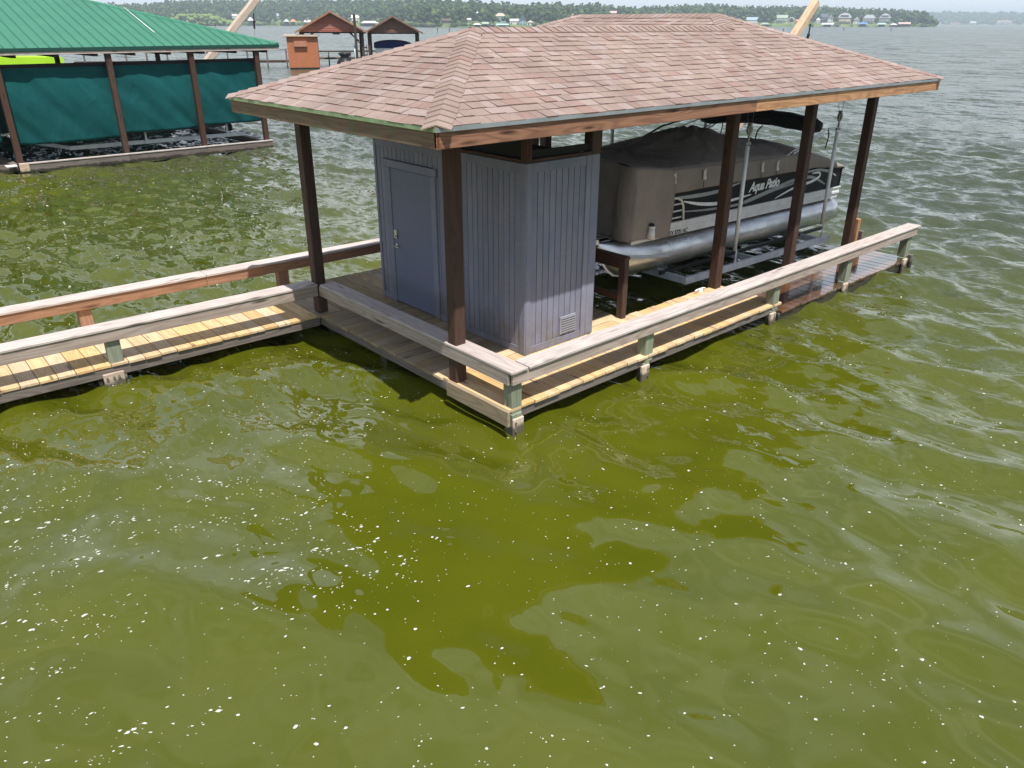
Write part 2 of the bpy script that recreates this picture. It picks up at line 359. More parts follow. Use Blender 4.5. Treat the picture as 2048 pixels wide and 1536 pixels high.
def water_mat():
    N = NB('green_lake_water'); geo = N.n('NewGeometry'); P = geo.outputs['Position']
    sep = N.n('SeparateXYZ'); N.c(P, sep.inputs[0])
    X, Y = sep.outputs[0], sep.outputs[1]
    ln = N.n('VectorMath', operation='LENGTH'); N.c(N.vmath('SUBTRACT', P, (-4.8, -5.2, 0)), ln.inputs[0])
    sm_ = N.n('MapRange', interpolation_type='SMOOTHSTEP'); N.c(ln.outputs['Value'], sm_.inputs[0]); sm_.inputs[1].default_value = 1.8; sm_.inputs[2].default_value = 16.
    sh = sm_.outputs[0]
    patch = N.noise(P, .16, 3.)
    shp = N.math('MULTIPLY', sh, N.ramp(patch, .3, .7, .7, 1.25))
    rot = N.n('Mapping'); N.c(P, rot.inputs[0]); rot.inputs['Rotation'].default_value = (0, 0, math.radians(-24)); rot.inputs['Scale'].default_value = (1., .42, 1.)
    rp = rot.outputs[0]
    smooth_ = N.noise(P, 1.5, 1., .4, .6); big = N.noise(P, .6, 1., .5, .3); mid = N.noise(rp, 3.4, 2., .5, .5)
    h = N.math('ADD', N.math('MULTIPLY', smooth_, N.ramp(sh, 0, .5, .030, .062)), N.math('MULTIPLY', big, .10))
    h = N.math('ADD', h, N.math('MULTIPLY', mid, N.ramp(sh, .06, .8, .0, .036)))
    nb = N.bump(h, 1., 1.)
    # wind ripples as slopes, kept at full strength however far away
    def rip(sc, det):
        t = N.n('TexNoise'); N.c(rp, t.inputs['Vector']); t.inputs['Scale'].default_value = sc; t.inputs['Detail'].default_value = det; t.inputs['Roughness'].default_value = .6; t.inputs['Distortion'].default_value = .4
        return N.vmath('SUBTRACT', t.outputs['Color'], (.5, .5, .5))
    farf = N.ramp(ln.outputs['Value'], 25., 60., 0., 1.)
    sl_ = N.vmath('ADD', N.vmath('SCALE', rip(2.4, 3.), 1.15), N.vmath('SCALE', rip(7., 2.), 1.0))
    sl_ = N.vmath('ADD', sl_, N.vmath('SCALE', rip(.8, 2.), N.ramp(farf, 0., 1., .35, 1.1)))
    sl_ = N.vmath('ADD', sl_, N.vmath('SCALE', rip(.22, 2.), N.math('MULTIPLY', farf, .9)))
    sl_ = N.vmath('MULTIPLY', sl_, (1.0, .75, 0.)); sl_ = N.vmath('SCALE', sl_, N.ramp(shp, .22, .95, 0., 1.08))
    nrm = N.vmath('NORMALIZE', N.vmath('ADD', nb, sl_))
    blot = N.noise(P, .5, 4., .6)
    base = N.mix(N.ramp(blot, .3, .7), (.060, .071, .0035), (.074, .083, .005))
    base = N.mix(N.ramp(N.math('ADD', N.math('MULTIPLY', X, .8), N.math('MULTIPLY', Y, .22)), 3.5, 13., 0., .9), base, (.044, .057, .038))
    return N.set(Base_Color=base, Roughness=N.ramp(ln.outputs['Value'], 14., 75., .015, .21), IOR=1.38, Specular_IOR_Level=1., Normal=nrm)
M['water'] = water_mat()
wo = obj('water', npmesh('water', np.stack([GX, GY, H], -1).reshape(-1, 3), Q, M['water'], True)); tag(wo, 'green rippled lake water', None, None, 'structure')

# foam specks and scum floating on the water
def foam():
    V = []; Fs = []
    spots = []
    def add(x, y, r, a=None): spots.append((x, y, r, -9 if a is None else a))
    n = 0
    while n < 4600:
        x = rng.uniform(-7.5, 9.5); y = rng.uniform(-6.5, 4.3)
        if x > 0 and y > 0: continue
        d = .42+.58*max(0, math.sin(x*1.7+y*.9)*math.sin(y*1.3-x*.6+1))
        if x > 1: d *= math.exp(-(x-1)/4.5)
        if rng.random() > d: continue
        add(x, y, float(np.clip(rng.lognormal(-5.3, .6), .0025, .017))); n += 1
    for _ in range(95):       # streaks blown together near the walkway
        cx = rng.uniform(-6.3, -2.2); cy = rng.uniform(-1.6, 3.6)
        if cy > 1.5 and cx > -3.3: continue
        a = math.radians(rng.normal(-12, 22)); L = rng.uniform(.1, .55)
        for _ in range(int(L*38)):
            t = rng.normal(0, L*.5); s_ = rng.normal(0, .02+.03*abs(math.sin(t*9)))
            add(cx+t*math.cos(a)-s_*math.sin(a), cy+t*math.sin(a)+s_*math.cos(a)+.05*math.sin(t*7+cx*3), float(np.clip(rng.lognormal(-5.0, .55), .0035, .02)), a)
    for _ in range(500):
        add(rng.uniform(-4, 7), rng.uniform(6.5, 21), float(np.clip(rng.lognormal(-4.3, .5), .006, .04)))
    S = np.array(spots); hz = wave(S[:, 0], S[:, 1])
    for (x, y, r, al), z in zip(spots, hz):
        m = 9; o = len(V); a0 = rng.uniform(0, 6.28); el = rng.uniform(.45, 1.); an = rng.normal(-.3, .5)
        if al > -5: el = rng.uniform(.25, .6); an = al+rng.normal(0, .25); r *= 1.35
        V.append((x, y, z+.006+r*.12))
        for k in range(m):
            t = a0+2*PI*k/m; rr = r*rng.uniform(.45, 1.3); px, py = rr*math.cos(t), rr*el*math.sin(t)
            V.append((x+px*math.cos(an)-py*math.sin(an), y+px*math.sin(an)+py*math.cos(an), z+.003))
        for k in range(m): Fs.append((o, o+1+k, o+1+(k+1) % m))
    N = NB('white_foam'); me = npmesh('foam', V, Fs, N.set(Base_Color=(.50, .51, .46), Roughness=.7))
    fo = obj('foam', me); tag(fo, 'white foam specks and scum scattered on the green water', 'foam', None, 'stuff')
foam()

# ------------------------------------------------------------------ docks
D, R = .318, .803
Wl = .038
def planks_y(par, x0, x1, y0, y1, z, mat, pitch=.2, jit=.012, alt=None):
    """boards whose length runs along y, laid side by side in x"""
    n = max(1, round((x1-x0)/pitch)); p = (x1-x0)/n
    for i in range(n):
        a = x0+i*p+.004; b = x0+(i+1)*p-.004; j = random.uniform(-jit, jit)
        m = alt(i/n) if alt else mat
        o = box('plank', par, (a, y0+j, z-Wl), (b, y1+random.uniform(-jit, jit), z), m, .004)
        o.matrix_basis = Matrix.Translation((0, 0, random.uniform(-.002, .002))) @ o.matrix_basis
def planks_x(par, x0, x1, y0, y1, z, mat, pitch=.2, jit=.012, alt=None):
    n = max(1, round((y1-y0)/pitch)); p = (y1-y0)/n
    for i in range(n):
        m = alt(i/n) if alt else mat
        o = box('plank', par, (x0+random.uniform(-jit, jit), y0+i*p+.004, z-Wl), (x1+random.uniform(-jit, jit), y0+(i+1)*p-.004, z), m, .004)
        o.matrix_basis = Matrix.Translation((0, 0, random.uniform(-.002, .002))) @ o.matrix_basis
plat = thing('dock_platform', (0, 1.25, 0), 'timber dock platform carrying the lilac shed, boards in darker grey brown', 'dock')
planks_x(plat, -.02, 3.27, 1.262, 4.24, D, M['pine_dark'], .196, alt=lambda t: M['pine'] if t < .05 else M['pine_dark'])  # first board brighter: sun reaching past the eave put into its colour
for (a, b) in (((-.005, 1.2, .165), (.035, 4.3, D-Wl-.003)), ((3.2, 1.3, .08), (3.24, 4.2, D-Wl-.003)), ((1.5, 1.3, .08), (1.54, 4.2, D-Wl-.003))): box('stringer', plat, a, b, M['skirt'])
for x, y in ((.1, 2.7), (.1, 4.15), (3.1, 1.5), (3.1, 4.1), (1.6, 1.5)): box('piling', plat, (x, y, -1.2), (x+.14, y+.14, D-Wl-.01), M['treated'])
fing = thing('finger_pier', (2.8, .06, 0), 'sunlit yellow pine finger pier along the boat slip', 'pier')
planks_y(fing, 0.0, 5.68, .05, 1.255, D, M['pine'], .2)
for y in (.075, 1.19): box('stringer', fing, (.2, y, .165), (5.66, y+.04, D-Wl-.003), M['skirt'])
bd = beam('skirt_board', fing, (-.035, -.0, .235), (-.035, 1.13, .235), .04, .19, M['pine_dark'])
box('piling', fing, (.04, .03, -1.2), (.19, .17, .25), M['treated'])
low = thing('lower_pier', (8, .06, 0), 'low wet red brown end of the finger pier, awash and shining', 'pier')
planks_y(low, 5.72, 10.34, .05, 1.25, .155, M['wet'], .2)
for y in (.075, 1.19): box('stringer', low, (5.7, y, -.06), (10.3, y+.04, .155-Wl-.003), M['skirt'])
WR = Matrix.Translation((0, 4.27, 0)) @ Matrix.Rotation(-.034, 4, 'Z') @ Matrix.Translation((0, -4.27, 0))
T.append(WR)
walk = thing('walkway', (-3, 5, 0), 'narrow timber walkway with yellow boards leading to the boathouse from the side', 'walkway')
planks_y(walk, -9.04, 3.2, 4.255, 5.82, D, M['pine'], .204, alt=lambda t: M['pine'] if t < .72 else M['pine_dark'])  # boards from the platform edge onward take the darker pine
box('stringer', walk, (-9, 4.275, .15), (-.02, 4.315, D-Wl-.003), M['skirt']); box('stringer', walk, (-9, 5.76, .06), (3.2, 5.80, D-Wl-.003), M['skirt'])
for x in (-6.2, -3.1): box('crossbeam', walk, (x, 4.3, -.05), (x+.05, 5.75, .12), M['skirt'])
def railing(label, caps, boards, posts, capmat, boardmat):
    p = thing('railing', boards[0][0], label, 'railing')
    for a, b, w_ in caps: beam('cap_board', p, a, b, w_, .038, capmat, c=.008)
    for a, b in boards: beam('rail_board', p, a, b, .038, .14, boardmat)
    return p
r1 = railing('weathered grey rail on the platform side of the walkway, with one bolted post', [((-9, 4.37, R-.019), (-4.05, 4.37, R-.019), .28), ((-4.046, 4.37, R-.019), (-.02, 4.37, R-.019), .28)],
             [((-9, 4.262, R-.111), (-.02, 4.262, R-.111))], [], M['grey'], M['greyb'])
for x in (-2.93, -6.3):
    box('post', r1, (x, 4.29-.07+.062, -.0), (x+.17, 4.29+.09, R-.042), M['treated'])
    bl = box('block', r1, (x-.12, 4.225, -.02), (x+.13, 4.265, .21), M['palewood'])
    for bx_ in (x-.08, x+.0, x+.06, x+.155):
        for bz_ in (.155, .07):
            if bx_ > x+.14 and bz_ > .1: continue
            V, Fs = disc_geo((bx_, 4.218, bz_), (0, 1, 0), .016, .02, 8); obj('bolt', mk(V, Fs, M['nickel'], False), bl)
box('piling', r1, (-2.92, 4.29, -1.2), (-2.77, 4.42, -.004), M['treated'])
r2 = railing('long rail on the lake side of the walkway, white on top and rust brown below', [((-9, 5.86, R-.019), (-1.1, 5.86, R-.019), .28), ((-1.096, 5.86, R-.019), (3.0, 5.86, R-.019), .28)],
             [((-9, 5.76, R-.111), (-1.1, 5.76, R-.111)), ((-1.096, 5.76, R-.111), (3.0, 5.76, R-.111))], [], M['grey'], M['stainred'])
for x in (-5.6, -2.9, .06, 2.8): box('post', r2, (x, 5.79, .0), (x+.17, 5.94, R-.042), M['stainred'])
T.pop()
r3 = railing('long weathered rail running the whole front of the slip and finger pier', [((.262, .112, R-.019), (5.30, .118, R-.019), .25), ((5.304, .118, R-.019), (10.36, .118, R-.019), .25)],
             [((.03, .03, R-.111), (5.30, .03, R-.111)), ((5.304, .03, R-.111), (10.30, .03, R-.111))], [], M['grey'], M['greyb'])
for i, x in enumerate((.05, 2.38, 5.44, 7.74, 10.06)):
    box('post', r3, (x, .053, .22), (x+.155, .20, R-.042), M['treated'])
    bl = box('block', r3, (x-.09 if i else x-.01, .01, -.25), (x+.06 if i else x+.15, .05, .2), M['palewood'])
    box('piling', r3, (x-.03 if i else x+.012, .055, -1.2), (x+.11, .17, .215), M['treated'])
    for bz_ in (.15, .05):
        V, Fs = disc_geo((x+.02, .003, bz_), (0, 1, 0), .016, .02, 8); obj('bolt', mk(V, Fs, M['nickel']), bl)
r4 = railing('short weathered rail closing the platform in front of the shed', [((.115, -.012, R-.019), (.115, 4.20, R-.019), .25)],
             [((.012, .052, R-.111), (.012, 4.24, R-.111))], [], M['grey'], M['greyb'])
gd = thing('guard_frame', (3.25, 1.3, D), 'brown stained guard frame between the shed platform and the slip', 'guard rail')
box('post', gd, (3.2, 1.18, D+.003), (3.3, 1.29, 1.2), M['stain']); box('post', gd, (3.2, 4.0, D+.003), (3.3, 4.1, 1.2), M['stain'])
box('top_rail', gd, (3.19, 1.17, 1.203), (3.31, 4.12, 1.243), M['stain']); box('rail_board', gd, (3.21, 1.293, 1.06), (3.25, 3.99, 1.2), M['stain']); box('rail_board', gd, (3.21, 1.293, .59), (3.25, 3.99, .68), M['stain'])
st = thing('mooring_stub', (10.4, 1.1, 0), 'short pale orange timber stub standing at the slip mouth', 'post')
box('post', st, (10.15, 1.1, -1.), (10.26, 1.2, .75), M['fascia2']); box('block', st, (10.26, 1.12, .2), (10.3, 1.18, .62), M['pine_dark'])
box('post', st, (9.96, .9, -1), (10.04, .98, .58), M['skirt'])
pile = tag(box('mooring_pile', None, (10.32, .03, -1.2), (10.42, .13, .22), M['skirt']), 'dark cut off pile at the outer end of the wet pier', 'pile')

# ------------------------------------------------------------------ boathouse
E0, E1, SL = 3.203, 3.40, .3545
bh = thing('boathouse', (4.7, 4.6, 0), 'open boathouse with pink shingle hip roof on brown posts over a boat slip', 'boathouse')
def post(x, y, z0, name='post', s=.155, mat=None): return box(name, bh, (x, y, z0), (x+s, y+s, E0-.005), mat or M['stain'], .01)
post(0.01, 1.0, D+.002); post(.01, 4.33, D+.002)
post(5.44, 1.11, D+.002); post(7.72, 1.11, .158); post(9.92, 1.11, .158)
for x in (4.75, 7.72, 9.92): post(x, 7.9, -1)
for x in (.01, 3.1): post(x, 4.33 if x > 1 else 4.331, -1.) if x > 1 else None
post(4.75, 4.45, -1)
FB = [('fascia_board', (-.79, .14), (4.42, .14), 'fascia'), ('fascia_board', (4.425, .14), (10.17, .14), 'fascia2'), ('fascia_board', (-.79, .18), (-.79, 4.58), 'fasciaL'),
      ('fascia_board', (-.77, 4.58), (4.57, 4.58), 'fascia'), ('fascia_board', (4.57, 4.6), (4.57, 9.1), 'fascia'), ('fascia_board', (4.57, 9.1), (10.17, 9.1), 'fascia'), ('fascia_board', (10.17, .18), (10.17, 9.08), 'fascia')]
for nme, a, b, m in FB:
    a3, b3 = Vector((*a, (E0+E1)/2-.008)), Vector((*b, (E0+E1)/2-.008)); d = (b3-a3).normalized(); nrm = Vector((-d.y, d.x, 0))
    cen = Vector((5.2, 3, 0)) if a[0] > 4.5 and b[0] > 4.5 and a[1] > .2 else Vector((2, 2.3, 0))
    if nrm.dot(Vector((5.5, 3., 0))-Vector((a3.x, a3.y, 0))) < 0: nrm = -nrm
    lab = beam(nme, bh, a3+nrm*.022, b3+nrm*.022, .04, E1-E0-.02, M[m], c=.004)
# corner end grain block
box('corner_block', bh, (-.79, .142, E0+.01), (-.75, .178, E1-.02), M['fascia'])
for a, b, m in (((-.80, .128), (10.18, .128), 'drip'), ((-.802, .132), (-.802, 4.59), 'dripgreen'), ((10.182, .132), (10.182, 9.1), 'drip'), ((-.8, 4.592), (4.56, 4.592), 'drip'), ((4.558, 4.6), (4.558, 9.1), 'drip')):
    beam('drip_edge', bh, (*a, E1-.02), (*b, E1-.02), .012, .045, M[m], c=.002)
# rafters and soffit
for k in range(17):
    x = -.5+k*.65
    y1 = 4.5 if x < 4.6 else 9.0
    box('rafter', bh, (x, .2, E0+.10), (x+.04, y1, E0+.18), M['soffit'])
box('header_beam', bh, (0.0, 1.13-.02, E0-.0+.003), (10.1, 1.13+.02, E0+.095), M['stain']); 
def zr(d): return E1+SL*d
P3 = lambda x, y, d: Vector((x, y, zr(d)))
dw = 2.22; W2 = 2.8; ax = 6.79
A0 = (-.79, .14); 
V = [P3(-.79, .14, 0), P3(10.17, .14, 0), P3(7.37, 2.94, W2), P3(6.79, 2.36, dw), P3(1.43, 2.36, dw), P3(-.79, 4.58, 0), P3(4.57, 4.58, 0), P3(4.57, 9.1, 0), P3(10.17, 9.1, 0), P3(7.37, 6.3, W2)]
RF = [(0, 1, 2, 3, 4), (5, 0, 4), (6, 5, 4, 3), (7, 6, 3, 2, 9), (8, 7, 9), (1, 8, 9, 2)]
base = [v.copy() for v in V]; low_ = [v-Vector((0, 0, .03)) for v in V]
n0 = len(V); VV = [v-Vector((0, 0, .004)) for v in V]+low_
RR = list(RF)+[tuple(i+n0 for i in f[::-1]) for f in RF]
ring = [0, 1, 8, 7, 6, 5]
for i in range(6): a, b = ring[i], ring[(i+1) % 6]; RR.append((b, a, a+n0, b+n0))
roof = obj('roof', mk(VV, RR, [M['soffit']]), bh)
# --- shingles
def clip(poly, conv):
    out = poly
    for i in range(len(conv)):
        a, b = conv[i], conv[(i+1) % len(conv)]; e = (b[0]-a[0], b[1]-a[1]); inp = out; out = []
        if not inp: break
        def side(p): return e[0]*(p[1]-a[1])-e[1]*(p[0]-a[0])
        for j in range(len(inp)):
            p, q = inp[j], inp[(j+1) % len(inp)]; sp, sq = side(p), side(q)
            if sp >= 0: out.append(p)
            if (sp >= 0) != (sq >= 0):
                t = sp/(sp-sq); out.append((p[0]+t*(q[0]-p[0]), p[1]+t*(q[1]-p[1])))
    return out
def area(p): return abs(sum(p[i][0]*p[(i+1) % len(p)][1]-p[(i+1) % len(p)][0]*p[i][1] for i in range(len(p))))/2
SLN = math.sqrt(1+SL*SL); EXP = dw*SLN/16
tabs = []   # (weight, M, poly, thick profile)
def face_shingles(origin, uax, upl, u0, u1, vmax, convs, visible):
    """origin on the eave line, uax along the eave, upl horizontal direction up the slope"""
    uax = Vector((*uax, 0)); vax = Vector((upl[0], upl[1], SL)).normalized(); nrm = uax.cross(vax); 
    if nrm.z < 0: nrm = -nrm
    rows = int(math.ceil(vmax/EXP))
    for r in range(-0, rows):
        u = u0-random.uniform(0, .3); wob = random.uniform(-.004, .004)
        while u < u1:
            wd = random.choice((.125, .145, .165, .19, .215, .24)); a, b = u+.0028, u+wd-.0028; u += wd
            v0 = r*EXP-(.018 if r == 0 else 0)+wob*.5; v1 = (r+1)*EXP+.03
            th = random.choice((.006, .007, .012, .015)); v0j = v0+random.uniform(-.003, .003)
            for ci, conv in enumerate(convs):
                vb = v0j; q = clip([(a, vb), (b, vb), (b, v1), (a, v1)], conv)
                if len(q) < 3 or area(q) < .0015: continue
                cu = sum(p[0] for p in q)/len(q); cv = sum(p[1] for p in q)/len(q)
                org = Vector(origin)+uax*cu+vax*cv
                top = []; 
                loc = [(p[0]-cu, p[1]-cv) for p in q]
                hh = [(v1-p[1])/(v1-vb)*th+.001 for p in q]
                Vs = [(p[0], p[1], h) for p, h in zip(loc, hh)]+[(p[0], p[1], -.003) for p in loc]
                k = len(q); ccw = sum(loc[i][0]*loc[(i+1) % k][1]-loc[(i+1) % k][0]*loc[i][1] for i in range(k)) > 0
                vaxn = nrm.cross(uax)
                Mx = Matrix(((uax.x, vaxn.x, nrm.x, org.x), (uax.y, vaxn.y, nrm.y, org.y), (uax.z, vaxn.z, nrm.z, org.z), (0, 0, 0, 1)))
                flip = vaxn.dot(vax) < 0
                fs = [tuple(range(k))]+[(i, i+k, (i+1) % k+k, (i+1) % k) for i in range(k)]
                if flip: Vs = [(x, -y, z) for x, y, z in Vs]
                if ccw == flip: fs = [f[::-1] for f in fs]
                dist = (org-Vector((CX, CY, CZ))).length
                tabs.append((dist if visible else 1e3+dist, Mx, Vs, fs))
c45 = SLN
def cv(pts): return pts
z0 = E1+.0
s_ = SLN
face_shingles((0, .14, z0), (1, 0), (0, 1), -.85, 10.2, W2*s_, [
    [(-.81, -.03), (10.19, -.03), (10.17, 0), (7.95, dw*s_), (1.43, dw*s_), (-.79, 0)], [(6.79, dw*s_), (7.95, dw*s_), (7.37, W2*s_)]], True)
face_shingles((-.79, 0, z0), (0, -1), (1, 0), -4.65, -.1, dw*s_, [[(-4.60, -.03), (-.12, -.03), (-.14, 0), (-2.36, dw*s_), (-4.58, 0)]], True)
face_shingles((4.57, 0, z0), (0, -1), (1, 0), -9.2, -2.2, W2*s_, [[(-9.12, -.03), (-4.61, -.03), (-4.58, 0), (-2.36, dw*s_), (-2.94, W2*s_), (-6.3, W2*s_), (-9.1, 0)]], False)
face_shingles((0, 4.58, z0), (-1, 0), (0, -1), -4.6, .85, dw*s_, [[(-4.54, -.03), (.81, -.03), (.79, 0), (-1.43, dw*s_), (-6.79, dw*s_), (-4.57, 0)]], False)
face_shingles((10.17, 0, z0), (0, 1), (-1, 0), .1, 9.2, W2*s_, [[(.12, -.03), (9.12, -.03), (9.1, 0), (6.3, W2*s_), (2.94, W2*s_), (.14, 0)]], False)
face_shingles((0, 9.1, z0), (-1, 0), (0, -1), -10.2, -4.5, W2*s_, [[(-10.19, -.03), (-4.55, -.03), (-4.57, 0), (-7.37, W2*s_), (-10.17, 0)]], False)
tabs.sort(key=lambda t: t[0])
for t in tabs[:298]: obj('shingle', mk(t[2], t[3], M['shingle']), roof, t[1])
BV = []; BF = []; BR = []
for t in tabs[298:]:
    o = len(BV); r_ = random.random()
    BV += [tuple(t[1] @ Vector(v)) for v in t[2]]; BR += [r_]*len(t[2]); BF += [tuple(i+o for i in f) for f in t[3]]
me = mk(BV, BF, M['shingle']); at = me.attributes.new('rnd', 'FLOAT', 'POINT'); at.data.foreach_set('value', BR)
tag(obj('shingle_field', me, roof), None, None, None, 'stuff')
# --- hip and ridge caps
def caps(p0, p1, nl, nr, wid=.145):
    """folded caps from the low end p0 up to p1; nl, nr: downhill directions of the two faces"""
    p0, p1 = Vector(p0), Vector(p1); L = (p1-p0).length; n = max(1, round(L/.142)); d = (p1-p0).normalized(); st_ = L/n
    for i in range(n):
        c0 = p0+d*(i*st_-.012); c1 = p0+d*((i+1)*st_+.03)
        a = Vector(nl); b = Vector(nr); lift = Vector((0, 0, 1))
        j = random.uniform(-.006, .006)
        prof = []
        for c, t in ((c0, .026), (c1, .010)):
            prof += [c+a*(wid+j)+lift*(t-.002), c+a*wid*.35+lift*(t+.004), c+lift*(t+.006), c+b*wid*.35+lift*(t+.004), c+b*(wid+j)+lift*(t-.002)]
        Vs = prof+[p-lift*.012 for p in prof]; fs = []
        for k in range(4): fs += [(k, k+1, k+6, k+5), (k+10, k+15, k+16, k+11), (k, k+10, k+11, k+1), (k+5, k+6, k+16, k+15)]
        fs += [(0, 5, 15, 10), (4, 14, 19, 9)]
        m = (c0+c1)/2
        me = mk([v-m for v in Vs], fs, M['shingle']); me.update()
        bm_fix(me); obj('ridge_cap', me, roof, Matrix.Translation(m))
import bmesh
def bm_fix(me):
    bm = bmesh.new(); bm.from_mesh(me); bmesh.ops.recalc_face_normals(bm, faces=bm.faces); bm.to_mesh(me); bm.free()
def dn(x, y): return Vector((x, y, -SL)).normalized()
Lm = E1
def hip(c, a, nl, nr): caps(c, a, nl, nr)
# directions perpendicular to the hip lying in each face
def hipdirs(c, a, nA, nB):
    """nA, nB horizontal downhill dirs of both faces"""
    d = (Vector(a)-Vector(c)).normalized(); out = []
    for n_, o_ in ((nA, nB), (nB, nA)):
        fn = Vector((n_[0]*SL, n_[1]*SL, 1)).normalized()
        s = fn.cross(d)
        # should point away from the other face
        if s.dot(Vector((n_[0]-o_[0], n_[1]-o_[1], 0))) < 0: s = -s
        out.append(s)
    return out
HV = V
for c, a, na, nb in ((HV[0], HV[4], (-1, 0), (0, -1)), (HV[1], HV[2], (1, 0), (0, -1)), (HV[3], HV[2], (-1, 0), (0, -1)), (HV[5], HV[4], (-1, 0), (0, 1)), (HV[7], HV[9], (-1, 0), (0, 1)), (HV[8], HV[9], (1, 0), (0, 1))):
    l, r_ = hipdirs(c, a, na, nb); caps(c, a, l, r_)
caps(HV[4], HV[3], dn(0, -1), dn(0, 1)); caps(HV[2], HV[9], dn(-1, 0), dn(1, 0))

# ------------------------------------------------------------------ shed
SX0, SX1, SY0, SY1, SZ = 1.20, 2.33, 1.10, 4.41, 2.755
sh = thing('shed', (1.7, 2.7, D), 'slate lilac painted storage shed with grooved siding under the roof corner', 'shed')
core = box('wall', sh, (SX0+.03, SY0+.03, D+.004), (2.45, SY1-.02, SZ-.01), M['dark'])
def siding(axis, c, a0, a1, z0, z1, pitch=.1045):
    n = max(1, round((a1-a0)/pitch)); p = (a1-a0)/n
    for i in range(n):
        a, b = a0+i*p+.0045, a0+(i+1)*p-.0045
        if axis == 'y': box('siding_board', sh, (c, a, z0), (c+.02, b, z1), M['paint'], .003)
        else: box('siding_board', sh, (a, c, z0), (b, c+.02, z1), M['paint'], .003)
siding('y', SX0+.008, 1.20, 2.86, D+.10, SZ-.11)
siding('y', SX0+.008, 2.86, 2.98, D+.10, SZ-.11); siding('y', SX0+.008, 4.16, 4.36, D+.10, SZ-.11); siding('y', SX0+.008, 2.98, 4.16, 2.48, SZ-.11)
siding('x', SY0+.008, 1.30, 2.24, D+.10, SZ-.11, .104)
box('backing', sh, (SX0+.024, 1.16, D+.05), (SX0+.03, 4.38, SZ-.02), M['dark']); box('backing', sh, (1.22, SY0+.024, D+.05), (2.33, SY0+.03, SZ-.02), M['dark'])
for a, b in (((SX0-.004, 1.195, D+.006), (SX0+.016, 2.975, D+.10)), ((SX0-.004, 4.165, D+.006), (SX0+.016, 4.40, D+.10)), ((SX0-.004, 1.195, SZ-.115), (SX0+.016, 4.355, SZ)),
             ((1.298, SY0-.004, D+.006), (2.235, SY0+.016, D+.10)), ((1.298, SY0-.004, SZ-.115), (2.235, SY0+.016, SZ))):
    box('trim_board', sh, a, b, M['paint'])
for a, b in (((SX0-.008, SY0-.006, D+.004), (SX0+.014, SY0+.092, SZ+.002)), ((SX0+.016, SY0-.008, D+.004), (SX0+.096, SY0+.014, SZ+.002)), ((2.238, SY0-.008, D+.004), (2.325, SY0+.014, SZ+.002)), ((SX0-.008, 4.36, D+.004), (SX0+.014, 4.415, SZ+.002))):
    box('corner_trim', sh, a, b, M['paint'])
box('corner_post', sh, (2.331, SY0-.006, D+.004), (2.485, SY0+.15, SZ+.003), M['paint'], .01)
box('corner_post', sh, (2.331, SY0-.006, SZ+.005), (2.485, SY0+.15, E0+.002), M['stain'], .01)
for zz in (0,):
    box('top_plate', sh, (SX0+.0, SY0+.10, SZ+.004), (SX0+.05, SY1, SZ+.045), M['stain']); box('top_plate', sh, (SX0+.10, SY0+.0, SZ+.004), (2.329, SY0+.05, SZ+.045), M['stain'])
box('screen_post', sh, (SX0+.0, SY0+.0, SZ+.004), (SX0+.045, SY0+.097, E0+.0), M['stain']); box('screen_post', sh, (SX0+.048, SY0-.0, SZ+.004), (SX0+.098, SY0+.04, E0+.0), M['stain'])
box('screen', sh, (SX0+.06, SY0+.1, SZ+.05), (SX0+.064, SY1-.05, E0-.0), M['screen'], .001); box('screen', sh, (SX0+.1, SY0+.045, SZ+.005+.045), (2.329, SY0+.049, SZ+.14), M['screen'], .001)
# door
dr = box('door', sh, (SX0-.006, 3.02, D+.025), (SX0+.034, 4.0, 2.36), M['door'], .004)
for a, b in (((SX0-.018, 4.003, D+.006), (SX0+.01, 4.155, 2.365)), ((SX0-.018, 2.905, D+.006), (SX0+.01, 3.017, 2.365)), ((SX0-.026, 2.87, 2.368), (SX0+.01, 4.20, 2.475))):
    box('door_casing', sh, a, b, M['paint'])
V_, F_ = disc_geo((SX0-.012, 3.93, 1.23), (1, 0, 0), .032, .02, 12); g1 = (V_, F_); g2 = tube_geo([(SX0-.02, 3.93, 1.23), (SX0-.06, 3.93, 1.23), (SX0-.06, 3.85, 1.22), (SX0-.055, 3.81, 1.22)], .010, 8)
obj('handle', mk(*joined([g1, g2]), M['nickel'], True), dr)
V_, F_ = joined([boxgeo((SX0-.028, 3.895, 1.34), (SX0-.006, 3.965, 1.47)), disc_geo((SX0-.034, 3.93, 1.375), (1, 0, 0), .018, .02, 10)])
obj('deadlock', mk(V_, F_, M['nickel']), dr)
M['ventgrey'] = plain('pale_vent_metal', (.27, .275, .31), .5)
vt = box('vent', sh, (1.84, SY0-.010, .45), (2.13, SY0+.006, .70), M['ventgrey'], .004)
for k in range(7): beam('louvre', vt, (1.86, SY0-.016, .475+k*.033), (2.12, SY0-.016, .475+k*.033), .010, .008, M['ventgrey'], c=.002)

